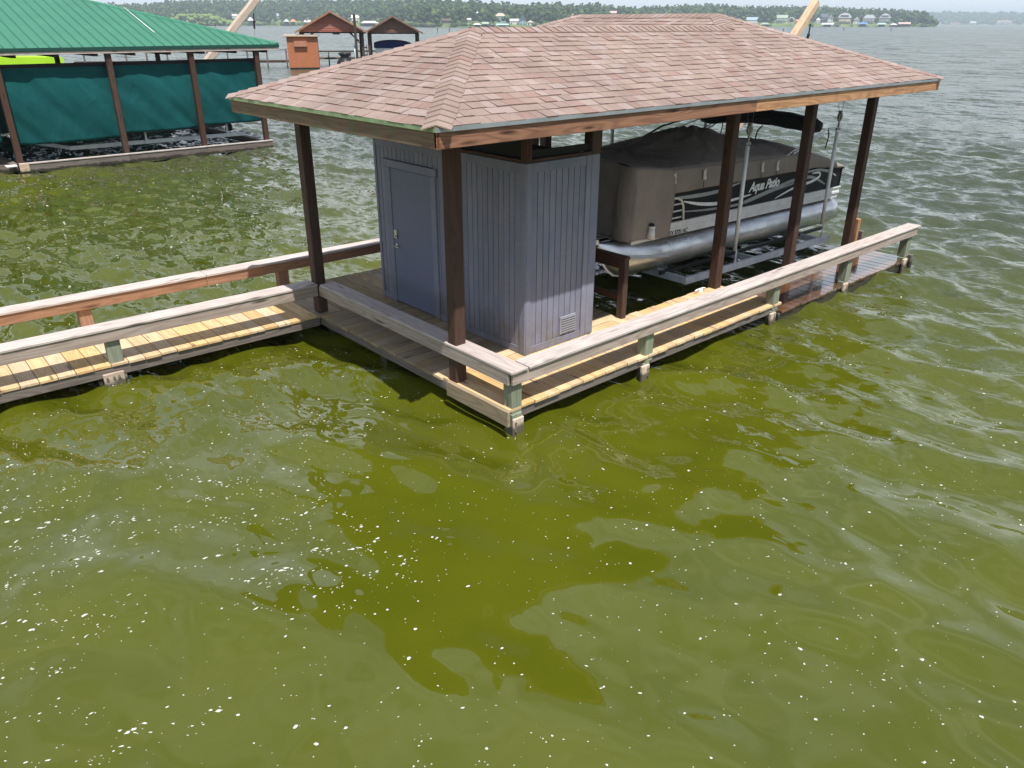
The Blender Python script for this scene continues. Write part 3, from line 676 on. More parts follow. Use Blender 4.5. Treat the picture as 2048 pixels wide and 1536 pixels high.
# ------------------------------------------------------------------ boat lift
lf = thing('boat_lift', (7.6, 3.2, 0), 'galvanised boat lift cradle hung on white poles under the boathouse', 'boat lift')
for y in (1.56, 4.55): beam('cradle_beam', lf, (5.2, y, .40), (9.95, y, .335), .06, .12, M['galv'], c=.004)
for x in (5.24, 7.3, 9.6): beam('cross_beam', lf, (x, 1.60, .40-.0137*(x-5.2)), (x, 4.5, .40-.0137*(x-5.2)), .07, .11, M['galv'], c=.004)
for y in (2.0, 2.32, 4.2, 3.95): beam('bunk', lf, (5.1, y, .455), (10.5, y, .37), .06, .06, M['black'])
for x, y in ((6.62, 1.58), (9.62, 1.58), (6.62, 4.55), (9.62, 4.55)):
    tube('guide_pole', lf, [(x, y, .66), (x, y, 2.42)], .034, M['pvc'], 12)
    V_, F_ = joined([boxgeo((x-.02, y-.04, .33), (x+.02, y-.032, .68)), boxgeo((x-.045, y-.05, .33), (x-.03, y-.03, .5)), boxgeo((x-.05, y-.045, .46), (x+.03, y-.033, .49))]); obj('bracket', mk(V_, F_, M['galv']), lf)
    V_, F_ = joined([disc_geo((x, y, 2.68), (0, 1, 0), .075, .035, 16), disc_geo((x, y, 2.68), (0, 1, 0), .03, .06, 10), boxgeo((x-.018, y-.03, 2.60), (x+.018, y+.03, 2.79)), boxgeo((x-.02, y-.012, 2.5), (x+.02, y+.012, 2.58)), boxgeo((x-.06, y-.02, 2.44), (x+.06, y+.02, 2.48)), tube_geo([(x, y, 2.44), (x, y, 2.62)], .012, 6)])
    obj('pulley', mk(V_, F_, M['rust']), lf)
    tube('cable', lf, [(x-.06, y, 2.7), (x-.05, y+.1, 3.35)], .004, M['cable'], 5); tube('cable', lf, [(x+.06, y, 2.7), (x+.22, y+.1, 3.35)], .004, M['cable'], 5)

# ------------------------------------------------------------------ pontoon boat
T.append(Matrix.Translation((7.5, 0, 1.1)) @ Matrix.Rotation(.017, 4, 'Y') @ Matrix.Translation((-7.5, 0, -1.1)))
pb = thing('pontoon_boat', (7.4, 3.2, .45), 'covered pontoon boat with silver tubes and a black striped side, hoisted in the slip', 'boat')
def pontoon(y):
    secs = [(3.62, .010, 1.135, 1.07), (3.68, .03, 1.13, .95), (3.77, .06, 1.12, .80), (3.90, .10, 1.11, .655), (4.05, .14, 1.095, .555), (4.3, .19, 1.075, .505), (4.65, .235, 1.045, .50), (4.9, .258, 1.03, .50), (5.15, .264, 1.03, .498), (5.17, .26, 1.025, .505), (8.0, .26, 1.025, .505), (8.02, .263, 1.028, .502), (8.05, .26, 1.025, .505), (10.6, .26, 1.025, .505), (10.78, .25, 1.015, .515), (10.88, .20, .965, .565), (10.9, .12, .885, .645)]
    n = 28; V = []; Fs = []
    for x, hw, zt, zb in secs:
        for k in range(n): t = 2*PI*k/n; V.append((x, y+hw*math.sin(t), (zt+zb)/2+(zt-zb)/2*math.cos(t)))
    for i in range(len(secs)-1):
        for k in range(n): Fs.append((i*n+k, (i+1)*n+k, (i+1)*n+(k+1) % n, i*n+(k+1) % n))
    Fs.append(tuple(range(n))); Fs.append(tuple((len(secs)-1)*n+k for k in range(n))[::-1])
    me = mk(V, Fs, M['alu'], True); bm_fix(me); p = obj('pontoon', me, pb)
    # keel fin and eyelet
    kv = [(x-.03, zb-.015) for x, hw, zt, zb in secs[:7]]; kv2 = [(x+.02, zb+.02) for x, hw, zt, zb in secs[:7]]
    Vs = []; Fs = []
    for (a, b), (c, d) in zip(kv, kv2): Vs += [(a, y-.012, b), (c, y-.012, d), (a, y+.012, b), (c, y+.012, d)]
    for i in range(len(kv)-1):
        o = i*4; Fs += [(o, o+4, o+5, o+1), (o+2, o+3, o+7, o+6), (o, o+2, o+6, o+4)]
    me = mk(Vs, Fs, M['alupaint']); bm_fix(me); obj('keel_fin', me, p)
    V1, F1 = disc_geo((3.60, y, 1.15), (0, 1, 0), .04, .025, 14); obj('eyelet', mk(V1, F1, M['alupaint'], False), p)
    for s in (-1,):
        pts = [(3.92, y+s*.10, .93), (4.3, y+s*.185, .86), (4.7, y+s*.24, .81), (5.05, y+s*.265, .78)]
        Vs = []; Fs = []
        for a, b, c in pts: Vs += [(a, b, c+.015), (a, b+s*.055, c-.02), (a, b, c-.04)]
        for i in range(3): o = i*3; Fs += [(o, o+1, o+4, o+3), (o+1, o+2, o+5, o+4)]
        me = mk(Vs, Fs, M['alupaint']); obj('spray_rail', me, p)
    for x in (5.16,): V1, F1 = tube_geo([(x, y, .77), (x+.006, y, .77)], .268, 28, False); obj('weld_band', mk(V1, F1, M['alupaint'], True), p)
pontoon(2.1); pontoon(4.25)
# deck frame with its two stepped side rails
def rails():
    g = [boxgeo((4.3, 1.99, 1.05), (10.8, 4.4, 1.13)), boxgeo((4.25, 1.955, 1.035), (10.82, 1.99, 1.12)), boxgeo((4.25, 1.93, 1.125), (10.84, 1.99, 1.16)), boxgeo((4.25, 1.945, 1.16), (10.84, 1.985, 1.235)), boxgeo((4.22, 1.925, 1.235), (10.86, 1.995, 1.258)),
         boxgeo((4.25, 4.4, 1.035), (10.82, 4.46, 1.258)), boxgeo((4.25, 1.96, 1.05), (4.29, 4.44, 1.2))]
    return joined(g)
dk = obj('deck_frame', mk(*rails(), M['alupaint']), pb)
tm = text_mesh('TX 3731 AC', .092, M['black'], .12, .001, 1.05, .004)
obj('registration_number', tm, dk, Matrix.Translation((5.19, 1.9535, 1.045)) @ Matrix.Rotation(PI/2, 4, 'X'))
# black side fence
side = obj('side_panel', mk(*joined([boxgeo((5.12, 1.945, 1.268), (7.19, 1.965, 1.80)), boxgeo((7.22, 1.945, 1.268), (9.5, 1.965, 1.78)), boxgeo((9.5, 1.945, 1.268), (10.78, 1.965, 1.665)), boxgeo((10.78, 1.945, 1.268), (10.8, 4.4, 1.60)), boxgeo((5.12, 4.38, 1.268), (10.78, 4.4, 1.8))]), M['panel']), pb)
for x in (5.1, 7.205): box('panel_post', pb, (x-.014, 1.93, 1.268), (x+.014, 1.968, 1.76), M['alupaint'])
box('panel_post', pb, (10.77, 1.93, 1.268), (10.81, 1.968, 1.64), M['panel'])
tt = text_mesh('Aqua Patio', .235, M['swwhite'], .35, .001, .95, .007)
obj('boat_name', tt, side, Matrix.Translation((7.42, 1.9425, 1.51)) @ Matrix.Rotation(PI/2, 4, 'X') @ Matrix.Rotation(.01, 4, 'Z'))
def swoosh(pts, wid, mat, y=1.9425):
    """tapering stripe through pts (x,z)"""
    n = 24; P = []
    pts = [Vector(p) for p in pts]
    def cr(t):
        m = len(pts)-1; i = min(int(t*m), m-1); u = t*m-i; p0 = pts[max(i-1, 0)]; p1 = pts[i]; p2 = pts[i+1]; p3 = pts[min(i+2, m)]
        return .5*((2*p1)+(p2-p0)*u+(2*p0-5*p1+4*p2-p3)*u*u+(3*p1-p0-3*p2+p3)*u**3)
    Vs = []; Fs = []
    for i in range(n+1):
        t = i/n; p = cr(t); d = (cr(min(1, t+.01))-cr(max(0, t-.01))).normalized(); nn = Vector((-d.y, d.x)); ww = wid*math.sin(PI*min(1, t*.9+.05))**.8/2+.002
        for q in (p-nn*ww, p+nn*ww): Vs += [(q.x, y, q.y), (q.x, y+.002, q.y)]
    for i in range(n):
        o = i*4; Fs += [(o, o+4, o+6, o+2), (o+2, o+6, o+7, o+3), (o, o+1, o+5, o+4)]
    me = mk(Vs, Fs, mat); bm_fix(me); obj('stripe', me, side)
swoosh([(5.18, 1.66), (5.7, 1.63), (6.4, 1.63), (7.1, 1.71)], .06, M['swsilver'])
swoosh([(5.5, 1.57), (6.0, 1.47), (6.6, 1.42), (7.5, 1.46)], .055, M['swwhite'], 1.941)
swoosh([(5.55, 1.40), (6.3, 1.345), (7.25, 1.33), (8.2, 1.44), (9.3, 1.53)], .04, M['swsilver'])
swoosh([(7.3, 1.36), (8.2, 1.47), (8.9, 1.56), (9.6, 1.56), (10.2, 1.36)], .065, M['swsilver'], 1.9415)
swoosh([(8.34, 1.29), (9.0, 1.42), (9.6, 1.47), (9.9, 1.54), (9.88, 1.62), (9.6, 1.63)], .05, M['swwhite'], 1.9405)
swoosh([(9.1, 1.66), (9.8, 1.68), (10.3, 1.60), (10.6, 1.49)], .05, M['swsilver'])
# bow gate rails
for z in (1.33, 1.44, 1.55): tube('gate_rail', pb, [(5.12, 1.93, z), (5.45-.02*(z-1.3), 1.93, z)], .014, M['whitegel'], 8)
tube('gate_rail', pb, [(5.1, 1.93, 1.65), (5.3, 1.93, 1.65), (5.42, 1.93, 1.6), (5.48, 1.93, 1.5), (5.52, 1.93, 1.27)], .018, M['whitegel'], 10)
# canvas cover: top
prof_c = [(4.17, 2.31), (5.2, 2.29), (5.8, 2.33), (6.2, 2.46), (6.6, 2.53), (7.4, 2.57), (7.9, 2.42), (8.6, 2.29), (9.3, 2.24), (10.0, 2.06), (10.85, 1.78)]
prof_e = [(4.17, 2.24), (5.1, 2.13), (6.5, 2.09), (8.0, 2.06), (9.2, 2.03), (9.9, 1.93), (10.85, 1.66)]
def itp(pr, x): return float(np.interp(x, [p[0] for p in pr], [p[1] for p in pr]))
from mathutils import noise as mn
def cover_top():
    nxx, nyy = 150, 44; V = []; Fs = []
    for i in range(nxx+1):
        x = 4.14+(10.87-4.14)*i/nxx
        for j in range(nyy+1):
            v = j/nyy; y = 1.93+(4.42-1.93)*v; e = itp(prof_e, x); c = itp(prof_c, x); s = 1-abs(2*v-1)
            z = e+(c-e)*(s**.72)
            # sag between poles and radiating folds from the two support poles
            for px, py in ((6.95, 2.9), (5.4, 3.2), (9.1, 3.1)):
                a = math.atan2(y-py, x-px); d = math.hypot(x-px, (y-py)*1.4); z += .022*math.sin(a*9+px)*math.exp(-(d-.5)**2/.35)*s
            z -= .05*s*math.sin(max(0, min(1, (x-7.5)/3))*PI)
            z += .03*(mn.noise(Vector((x*1.3, y*1.6, 2.)))+.5*mn.noise(Vector((x*3.4, y*4., 7.))))*min(1, s*5)
            V.append((x, y, z))
    for i in range(nxx):
        for j in range(nyy): a = i*(nyy+1)+j; Fs.append((a, a+nyy+1, a+nyy+2, a+1))
    return V, Fs
def skirt_geo(pts, ztop, zbot, nrm, amp=.012, fr=9., sub=26):
    """pts list of xy along the path; ztop/zbot functions of param"""
    V = []; Fs = []; n = len(pts)
    for i, (x, y) in enumerate(pts):
        for j in range(sub+1):
            v = j/sub; zt, zb = ztop(x, y), zbot(x, y); z = zt+(zb-zt)*v
            s_l = i*.045
            f = amp*(.25+v)*(math.sin(s_l*fr)+.6*math.sin(s_l*fr*2.3+v*1.5)+.9*mn.noise(Vector((x*2.2+y*2.2, z*1.2, 3.)))) + .02*math.sin(PI*v)
            n_ = nrm(i); f = max(f, -.004)
            V.append((x+n_[0]*f, y+n_[1]*f, z))
    for i in range(n-1):
        for j in range(sub): a = i*(sub+1)+j; Fs.append((a, a+1, a+sub+2, a+sub+1))
    return V, Fs
ct = cover_top()
path = [(4.12, 4.42-.045*i) for i in range(int((4.42-2.05)/.045))]+[(4.12, 2.0), (4.13, 1.94), (4.16, 1.905), (4.2, 1.895)]+[(4.2+.045*i, 1.893) for i in range(1, 21)]
nb_ = len([p for p in path if p[1] > 1.96])
sk1 = skirt_geo(path, lambda x, y: itp(prof_e, x) if y < 1.96 else itp(prof_e, 4.17)+(itp(prof_c, 4.17)-itp(prof_e, 4.17))*(max(0., 1-abs(2*(y-1.93)/2.49-1))**.72), lambda x, y: (1.10+.02*(4.42-y)/2.4) if y > 1.94 else 1.12-.06*(x-4.2)/.9, lambda i: (-1, 0) if i < nb_ else (0, -1), .05, 6.)
path2 = [(5.08+.045*i, 1.912) for i in range(0, 129)]
sk2 = skirt_geo(path2, lambda x, y: itp(prof_e, x), lambda x, y: (1.74-.0*(x-5)) if x < 9.6 else 1.74-.10*(x-9.6)/1.2, lambda i: (0, -1), .014, 5., 12)
path3 = [(10.87, 1.93+.045*i) for i in range(56)]
sk3 = skirt_geo(path3, lambda x, y: itp(prof_e, 10.85)+(itp(prof_c, 10.85)-itp(prof_e, 10.85))*((1-abs(2*(y-1.93)/2.49-1))**.72), lambda x, y: 1.60, lambda i: (1, 0), .006, 5., 8)
cvr = obj('canvas_cover', mk(*joined([ct, sk1, sk2, sk3]), M['cover'], True), pb)
sm_ = cvr.modifiers.new('solid', 'SOLIDIFY'); sm_.thickness = .006; sm_.offset = -1
for x, z in ((5.1, 1.97), (5.9, 1.96), (7.64, 1.92), (8.14, 1.9), (8.9, 1.95)):
    V1, F1 = joined([boxgeo((x-.022, 1.865, z-.07), (x+.03, 1.885, z+.05)), boxgeo((x-.03, 1.86, z+.03), (x+.0, 1.882, z+.09)), disc_geo((x+.005, 1.862, z-.04), (0, 1, 0), .03, .015, 10), boxgeo((x+.012, 1.858, z-.0), (x+.022, 1.878, z+.11))])
    obj('canvas_fitting', mk(V1, F1, M['whitegel']), pb)
    tube('fitting_strap', pb, [(x, 1.878, z-.09), (x+.01, 1.878, z-.20)], .006, M['black'], 5)
V1, F1 = joined([tube_geo([(4.6, 1.86, 1.10), (4.6, 1.85, 1.27)], [.075, .05], 12), disc_geo((4.6, 1.85, 1.29), (0, 0, 1), .055, .04, 12)]); obj('side_light', mk(V1, F1, M['whitegel'], True), pb)
V1, F1 = tube_geo([(4.6, 1.85, 1.31), (4.6, 1.85, 1.35)], [.055, .03], 12); obj('light_lens', mk(V1, F1, M['black'], True), pb)
# folded bimini in its boot, with arms
bz0 = 2.52
pts = []; rad = []
for i in range(17):
    t = i/16; pts.append((9.78-.25*t, 2.02+2.6*t, bz0-.045+.11*math.sin(PI*t))); rad.append(.150*min(1, .6+8*t, .6+6*(1-t))*(1+.06*math.sin(i*1.9)))
bi = tube('bimini_boot', pb, pts, rad, M['bimini'], 14)
tb = text_mesh('Aqua Patio', .17, plain('grey_print', (.075, .075, .08), .7), .35, .001); obj('boot_print', tb, bi, Matrix.Translation((9.53, 3.72, bz0-.02)) @ Matrix.Rotation(-PI/2-.09, 4, 'Z') @ Matrix.Rotation(math.radians(70), 4, 'X'))
for dy, m_ in ((0, 'alupaint'), (2.46, 'black')):
    y = 1.96+dy
    tube('bimini_arm', pb, [(9.95, y, 2.44), (8.72, y-.01, 2.11), (8.24, y-.02, 1.93)], .014, M[m_], 8)
    tube('bimini_arm', pb, [(9.9, y+.03, 2.36), (8.76, y+.03, 2.03), (8.5, y, 1.98)], .014, M[m_], 8)
    tube('bimini_arm', pb, [(8.72, y-.01, 2.12), (8.75, y+.02, 2.0)], .02, M['black'], 8)
    tube('bimini_arm', pb, [(10.0, y+.02, 2.45), (10.08, y+.02, 2.3), (10.02, y+.02, 2.06)], .012, M['black'], 8)
tube('bimini_strut', pb, [(9.3, 4.55, 2.53), (7.9, 4.4, 2.4), (7.0, 4.35, 2.15)], .02, M['black'], 8); tube('bimini_strut', pb, [(9.3, 4.5, 2.46), (8.0, 4.35, 2.3), (7.3, 4.35, 2.1)], .014, M['alupaint'], 8)
tube('bimini_hoop', pb, [(9.3, 3.0, 2.45), (9.15, 3.0, 2.36), (9.1, 3.0, 2.2)], .014, M['black'], 8)
V1, F1 = joined([tube_geo([(9.7, 3.1, 2.6), (9.74, 3.1, 2.76)], .010, 6), tube_geo([(9.74, 3.1, 2.745), (9.74, 3.1, 2.765), (9.74, 3.1, 2.80), (9.74, 3.1, 2.815)], [.01, .032, .032, .01], 10)]); obj('anchor_light', mk(V1, F1, M['black'], True), pb)
V1, F1 = joined([boxgeo((10.85, 2.85, .55), (11.05, 3.25, 1.05)), boxgeo((10.95, 2.9, 1.05), (11.35, 3.2, 1.55)), boxgeo((11.05, 3.0, .15), (11.2, 3.1, .6)), disc_geo((11.15, 3.05, .22), (1, 0, 0), .13, .08, 12)]); obj('outboard_motor', mk(V1, F1, M['black']), pb)
T.pop()
clt = tag(obj('cleat', mk(*joined([tube_geo([(4.98, 1.18, D+.045), (5.03, 1.18, D+.06), (5.2, 1.18, D+.06), (5.25, 1.18, D+.045)], .012, 6), boxgeo((5.06, 1.16, D+.002), (5.17, 1.20, D+.055))]), M['whitegel'])), 'small white mooring cleat on the finger pier edge', 'cleat')

# ------------------------------------------------------------------ green boathouse
GY0 = 22.66; GE = 3.37; GT = 3.57; GS = .29
gb = thing('green_boathouse', (3.5, 26, 0), 'boathouse with green standing seam metal roof and green tarp walls', 'boathouse')
gx0, gx1 = -8.2, 8.89; gw = 5.6
for x in (-5.6, -2.8): pass
xs = list(np.arange(gx0, gx1, .31))
# each sheet between two ribs is a part; the clipped ones at the hips stay narrow
def groof_pt(x, t): return (x, GY0-.0+t, GT+GS*t)
for x in xs:
    x1 = min(x+.31, gx1)
    t0 = min(gw, gx1-x, x-gx0+.0001 if x > gx0 else 0); t1 = min(gw, gx1-x1, x1-gx0)
    t0 = max(t0, 0); t1 = max(t1, 0)
    r0 = .022
    P = [(x, 0), (x+.022, 0), (x+.040, 0), (x1, 0)]
    def tt_(xx): return max(0., min(gw, gx1-xx, xx-gx0))
    Vs = []
    for (xx, _), lift in zip(P, (.0, .045, .0, .0)):
        a = groof_pt(xx, -.02); b = groof_pt(xx, tt_(xx)); Vs += [(a[0], a[1], a[2]+lift), (b[0], b[1], b[2]+lift)]
    n_ = len(Vs); Vs += [(v[0], v[1], v[2]-.012) for v in Vs]
    Fs = [(0, 2, 3, 1), (2, 4, 5, 3), (4, 6, 7, 5)]; Fs += [tuple(i+n_ for i in f[::-1]) for f in Fs]; Fs += [(i, i+n_, i+2+n_, i+2) for i in (0, 2, 4)]
    obj('roof_sheet', mk(Vs, Fs, M['greenroof']), gb)
def hipz(x, t): return GT+GS*t
# right and back slopes plus underside
top = GT+GS*gw
Vg = [(gx1, GY0, GT-.02), (gx1, GY0+11.2, GT-.02), (gx1-gw, GY0+gw, top-.02), (gx0+gw, GY0+gw, top-.02), (gx0, GY0+11.2, GT-.02), (gx0, GY0, GT-.02)]
Vg2 = Vg+[(v[0], v[1], v[2]-.05) for v in Vg]
Fg = [(0, 1, 2), (1, 4, 3, 2), (4, 5, 3), (5, 0, 2, 3)]
obj('roof', mk(Vg2, Fg+[tuple(i+6 for i in f[::-1]) for f in Fg], M['greenroof']), gb)
for i in range(14):   # hip cap pieces on the visible hip
    a = i/14*gw; b = (i+1)/14*gw+.04
    Vs = []
    for t in (a, b):
        z = GT+GS*t+.045+(.006 if t == a else 0); Vs += [(gx1-t-.15, GY0+t-.15+.15, z-.035), (gx1-t, GY0+t, z), (gx1-t+.0, GY0+t+.15, z-.035)]
    me = mk(Vs+[(v[0], v[1], v[2]-.02) for v in Vs], [(0, 1, 4, 3), (1, 2, 5, 4), (0, 6, 7, 1), (1, 7, 8, 2), (0, 3, 9, 6)], M['greenroof']); obj('hip_cap', me, gb)
box('trim_strip', gb, (gx0, GY0-.035, GT-.11), (gx1, GY0-.01, GT-.005), M['greendark']); box('trim_strip', gb, (gx1-.01, GY0, GT-.11), (gx1+.02, GY0+11.2, GT-.01), M['greendark'])
box('fascia_board', gb, (gx0, GY0-.01, GE-.0), (gx1-.01, GY0+.03, GT-.115), M['grey']); box('fascia_board', gb, (gx1-.045, GY0+.04, GE), (gx1-.012, GY0+11.1, GT-.115), M['skirt'])
for x in np.arange(gx0+.6, gx1, 1.14): box('rafter', gb, (x, GY0+.1, GE-.08), (x+.12, GY0+10.8, GE+.1), M['soffit'])
gyp = GY0+.06
for x in (-6, -3.2, -.15, 3.0, 5.64, 7.98):
    b_ = .0
    beam('post', gb, (x+.07, gyp+.09, .0), (x+.07, gyp+.09, GE-.01), .17, .17, M['stain'], c=.01)
for x in (-6, -.15, 3.9, 7.98): beam('post', gb, (x+.07, GY0+10.2, -.5), (x+.07, GY0+10.2, GE-.01), .17, .17, M['stain'], c=.01)
for a, b in ((-.15, 3.08), (3.09, 5.72), (5.73, 8.2)):
    box('sill_beam', gb, (a, GY0-.04, .02), (b, GY0+.0, .27), M['skirt']); box('sill_cap', gb, (a, GY0-.06, .273), (b, GY0+.22-.16, .312), M['grey'])
box('sill_beam', gb, (-.3, GY0+.3, .02), (-.1, GY0+10, .25), M['skirt'])
box('sill_beam', gb, (-9, GY0+.5, .02), (-.35, GY0+.54, .25), M['skirt'])
box('sill_beam', gb, (8.0, GY0+.3, .02), (8.15, GY0+10, .25), M['skirt'])
box('white_cap', gb, (-.5, GY0+.02, .22), (-.2, GY0+.3, .26), M['whitegel']); box('bracket', gb, (-.17, GY0-.075, .05), (.1, GY0-.062, .30), M['palewood'])
def curtain(x0, x1, zt, zb, y, seed, name='curtain'):
    nx_, nz = int((x1-x0)/.09), 28; V = []; Fs = []
    for i in range(nx_+1):
        x = x0+(x1-x0)*i/nx_
        for j in range(nz+1):
            v = j/nz; z = zt+(zb-zt)*v
            f = .07*mn.noise(Vector((x*.8+z*.9, z*.35, seed)))+.045*mn.noise(Vector((x*2.6+z*2.2, z*.7, seed+3)))+.012*math.sin(x*7+z*3)*mn.noise(Vector((x*.5, z*.5, seed+9)))+.06*math.sin(PI*v)
            V.append((x, y-f, z-.03*math.sin((x-x0)*1.1)*v))
    for i in range(nx_):
        for j in range(nz): a = i*(nz+1)+j; Fs.append((a, a+1, a+nz+2, a+nz+1))
    o = obj(name, mk(V, Fs, M['tarp'], True), gb); m_ = o.modifiers.new('s', 'SOLIDIFY'); m_.thickness = .006; return o
cy_ = gyp+.28
curtain(-.05, 3.05, 3.0, .80, cy_, 1.); curtain(3.04, 5.7, 3.0, .92, cy_+.01, 5.); curtain(5.69, 8.22, 3.0, .98, cy_+.02, 9.); curtain(-8, -.32, 2.95, .9, cy_+.25, 14.)
for a, b in ((-.05, 3.05), (3.04, 5.7), (5.69, 8.2)): box('curtain_rod', gb, (a, cy_+.03, 2.94), (b, cy_+.10, 3.11), M['dark'])
curtain(gx0+.3, 8.1, 2.35, .08, GY0+10.4, 20.)  # back curtain added to block bright sky reflected in the slip water
gl = thing('green_slip_lift', (4, 25, 0), 'white lift frame low inside the green boathouse', 'boat lift')
beam('cradle_beam', gl, (1.55, GY0+.9, .52), (7.6, GY0+.9, .50), .07, .13, M['galvwhite']); beam('cross_beam', gl, (1.6, GY0+.95, .52), (.9, GY0+3.5, .52), .07, .12, M['galvwhite'])
beam('cradle_beam', gl, (1.55, GY0+4.2, .52), (7.6, GY0+4.2, .50), .07, .13, M['galvwhite'])
for x in (4.0, 6.9): tube('guide_pole', gl, [(x, GY0+.88, .5), (x, GY0+.88, .98)], .035, M['pvc']); box('bracket', gl, (x-.05, GY0+.82, .45), (x+.05, GY0+.84, .62), M['galvwhite'])
gh = thing('moored_boat', (4, 25.4, .6), 'dark grey motorboat hull showing under the green tarps', 'boat')
def hull(x0, x1, y, hw, z0, z1):
    V = []; Fs = []; n = 14
    for i in range(n+1):
        t = i/n; x = x0+(x1-x0)*t; w_ = hw*math.sin(min(1, .12+t*1.6)*PI/2); zk = z0+.45*(1-min(1, t*2.2))**2
        V += [(x, y-w_, z1), (x, y-w_*.88, zk+.22), (x, y, zk), (x, y+w_*.88, zk+.22), (x, y+w_, z1)]
    for i in range(n):
        for j in range(4): a = i*5+j; Fs.append((a, a+1, a+6, a+5))
    Fs += [(n*5+4, n*5+3, n*5+2, n*5+1, n*5), (0, 1, 2, 3, 4)]
    for i in range(n): Fs.append((i*5, i*5+5, i*5+9, i*5+4))
    return V, Fs
me = mk(*hull(.5, 7.4, GY0+2.5, 1.15, .62, 1.5), plain('dark_grey_hull', (.07, .075, .08), .35)); bm_fix(me); obj('hull', me, gh)
V1, F1 = joined([boxgeo((7.3, GY0+2.2, .9), (7.6, GY0+2.6, 1.6)), boxgeo((7.5, GY0+2.3, .45), (7.65, GY0+2.45, 1.0)), disc_geo((7.62, GY0+2.38, .6), (1, .4, 0), .17, .05, 5)]); obj('outboard_motor', mk(V1, F1, M['black']), gh)
V1 = []; 
lm = tag(obj('lime_cover', mk(*joined([([(-1.5, 36., .9), (5.15, 36., .9), (5.0, 36.2, 2.84), (-1.5, 36.2, 2.98), (-1.5, 38.6, .9), (5.15, 38.6, .9), (4.9, 38.3, 2.84), (-1.5, 38.3, 2.98)], [(0, 1, 2, 3), (5, 4, 7, 6), (3, 2, 6, 7), (1, 5, 6, 2), (4, 0, 3, 7), (0, 4, 5, 1)])]), M['lime'])), 'lime green canvas boat cover seen through the gap above the green tarps', 'canvas')
ck = tag(tube('roof_stick', None, [groof_pt(5.0, 1.15)[:2]+(GT+GS*1.15+.05,), groof_pt(5.02, 3.9)[:2]+(GT+GS*3.9+.05,)], .014, M['whitegel'], 6), 'thin white stick lying on the green metal roof', 'stick')

# ------------------------------------------------------------------ far things placed by bearing from the camera foot
def bearing(u): return YAW+math.atan((u-1024)/(F/math.cos(PITCH)*1.0)*1.0)
def at(u, d, z=0.): a = bearing_u(u); return Vector((CX+math.sin(a)*d, CY+math.cos(a)*d, z))
def bearing_u(u):
    # bearing of a far point on the horizon seen in column u
    X = (u-1024)/F; fwd = math.cos(PITCH)+math.sin(PITCH)*math.tan(PITCH)
    return YAW+math.atan2(X, fwd)
HOR = 46.6
FH = F/math.cos(PITCH)   # pixels per unit slope at the horizon (vertical and horizontal are close)
def pxs(n, d): return n/FH*d/math.cos(0)
def frame_at(u, d, z=0.):
    a = bearing_u(u); p = at(u, d, z); r = Vector((math.cos(a), -math.sin(a), 0)); b = Vector((math.sin(a), math.cos(a), 0))
    return Matrix(((r.x, b.x, 0, p.x), (r.y, b.y, 0, p.y), (0, 0, 1, p.z), (0, 0, 0, 1)))
# leaning poles
def lean_pole(p0, p1, s, label, mat):
    t = thing('leaning_pole', p0, label, 'pole'); b = beam('timber', t, p0, p1, s, s, mat, c=.03)
    p0, p1 = Vector(p0), Vector(p1)
    h = p1-(p1-p0).normalized()*.86; sd_ = Vector((.19, -.1, 0))
    tube('cable', t, [h+(p1-p0).normalized()*.42+sd_*.8, h+sd_*1.3-Vector((0, 0, .2)), h+sd_*1.2-Vector((0, 0, .45)), h+sd_*.7-Vector((0, 0, 1.9))], .008, M['cable'], 5)
    V1, F1 = joined([disc_geo(h+sd_*1.2-Vector((0, 0, .45)), (0, 1, 0), .06, .05, 10), boxgeo(tuple(h+sd_*1.1-Vector((.03, .03, .75))), tuple(h+sd_*1.1+Vector((.03, .03, -.5)))), tube_geo([h+sd_*1.25-Vector((0, 0, .1)), h+sd_*1.2-Vector((0, 0, .7))], .025, 6)])
    obj('hook', mk(V1, F1, M['black']), t)
    return t
lean_pole((16.15, 9.5, -1.0), (22.4, 9.5, 4.95), .26, 'thick pale orange pole leaning up behind the shingle roof, with a cable hook', M['hatch'])
lean_pole((9.2, 32, 2.0), (12.75, 32, 5.35), .30, 'weathered grey pole leaning up behind the green metal roof', M['palewood'])
lp_ = [o for o in COL.objects if o.name.startswith('leaning_pole')][-1]; box('base_post', lp_, (9.0, 31.85, -1.), (9.3, 32.15, 2.1), M['skirt'])

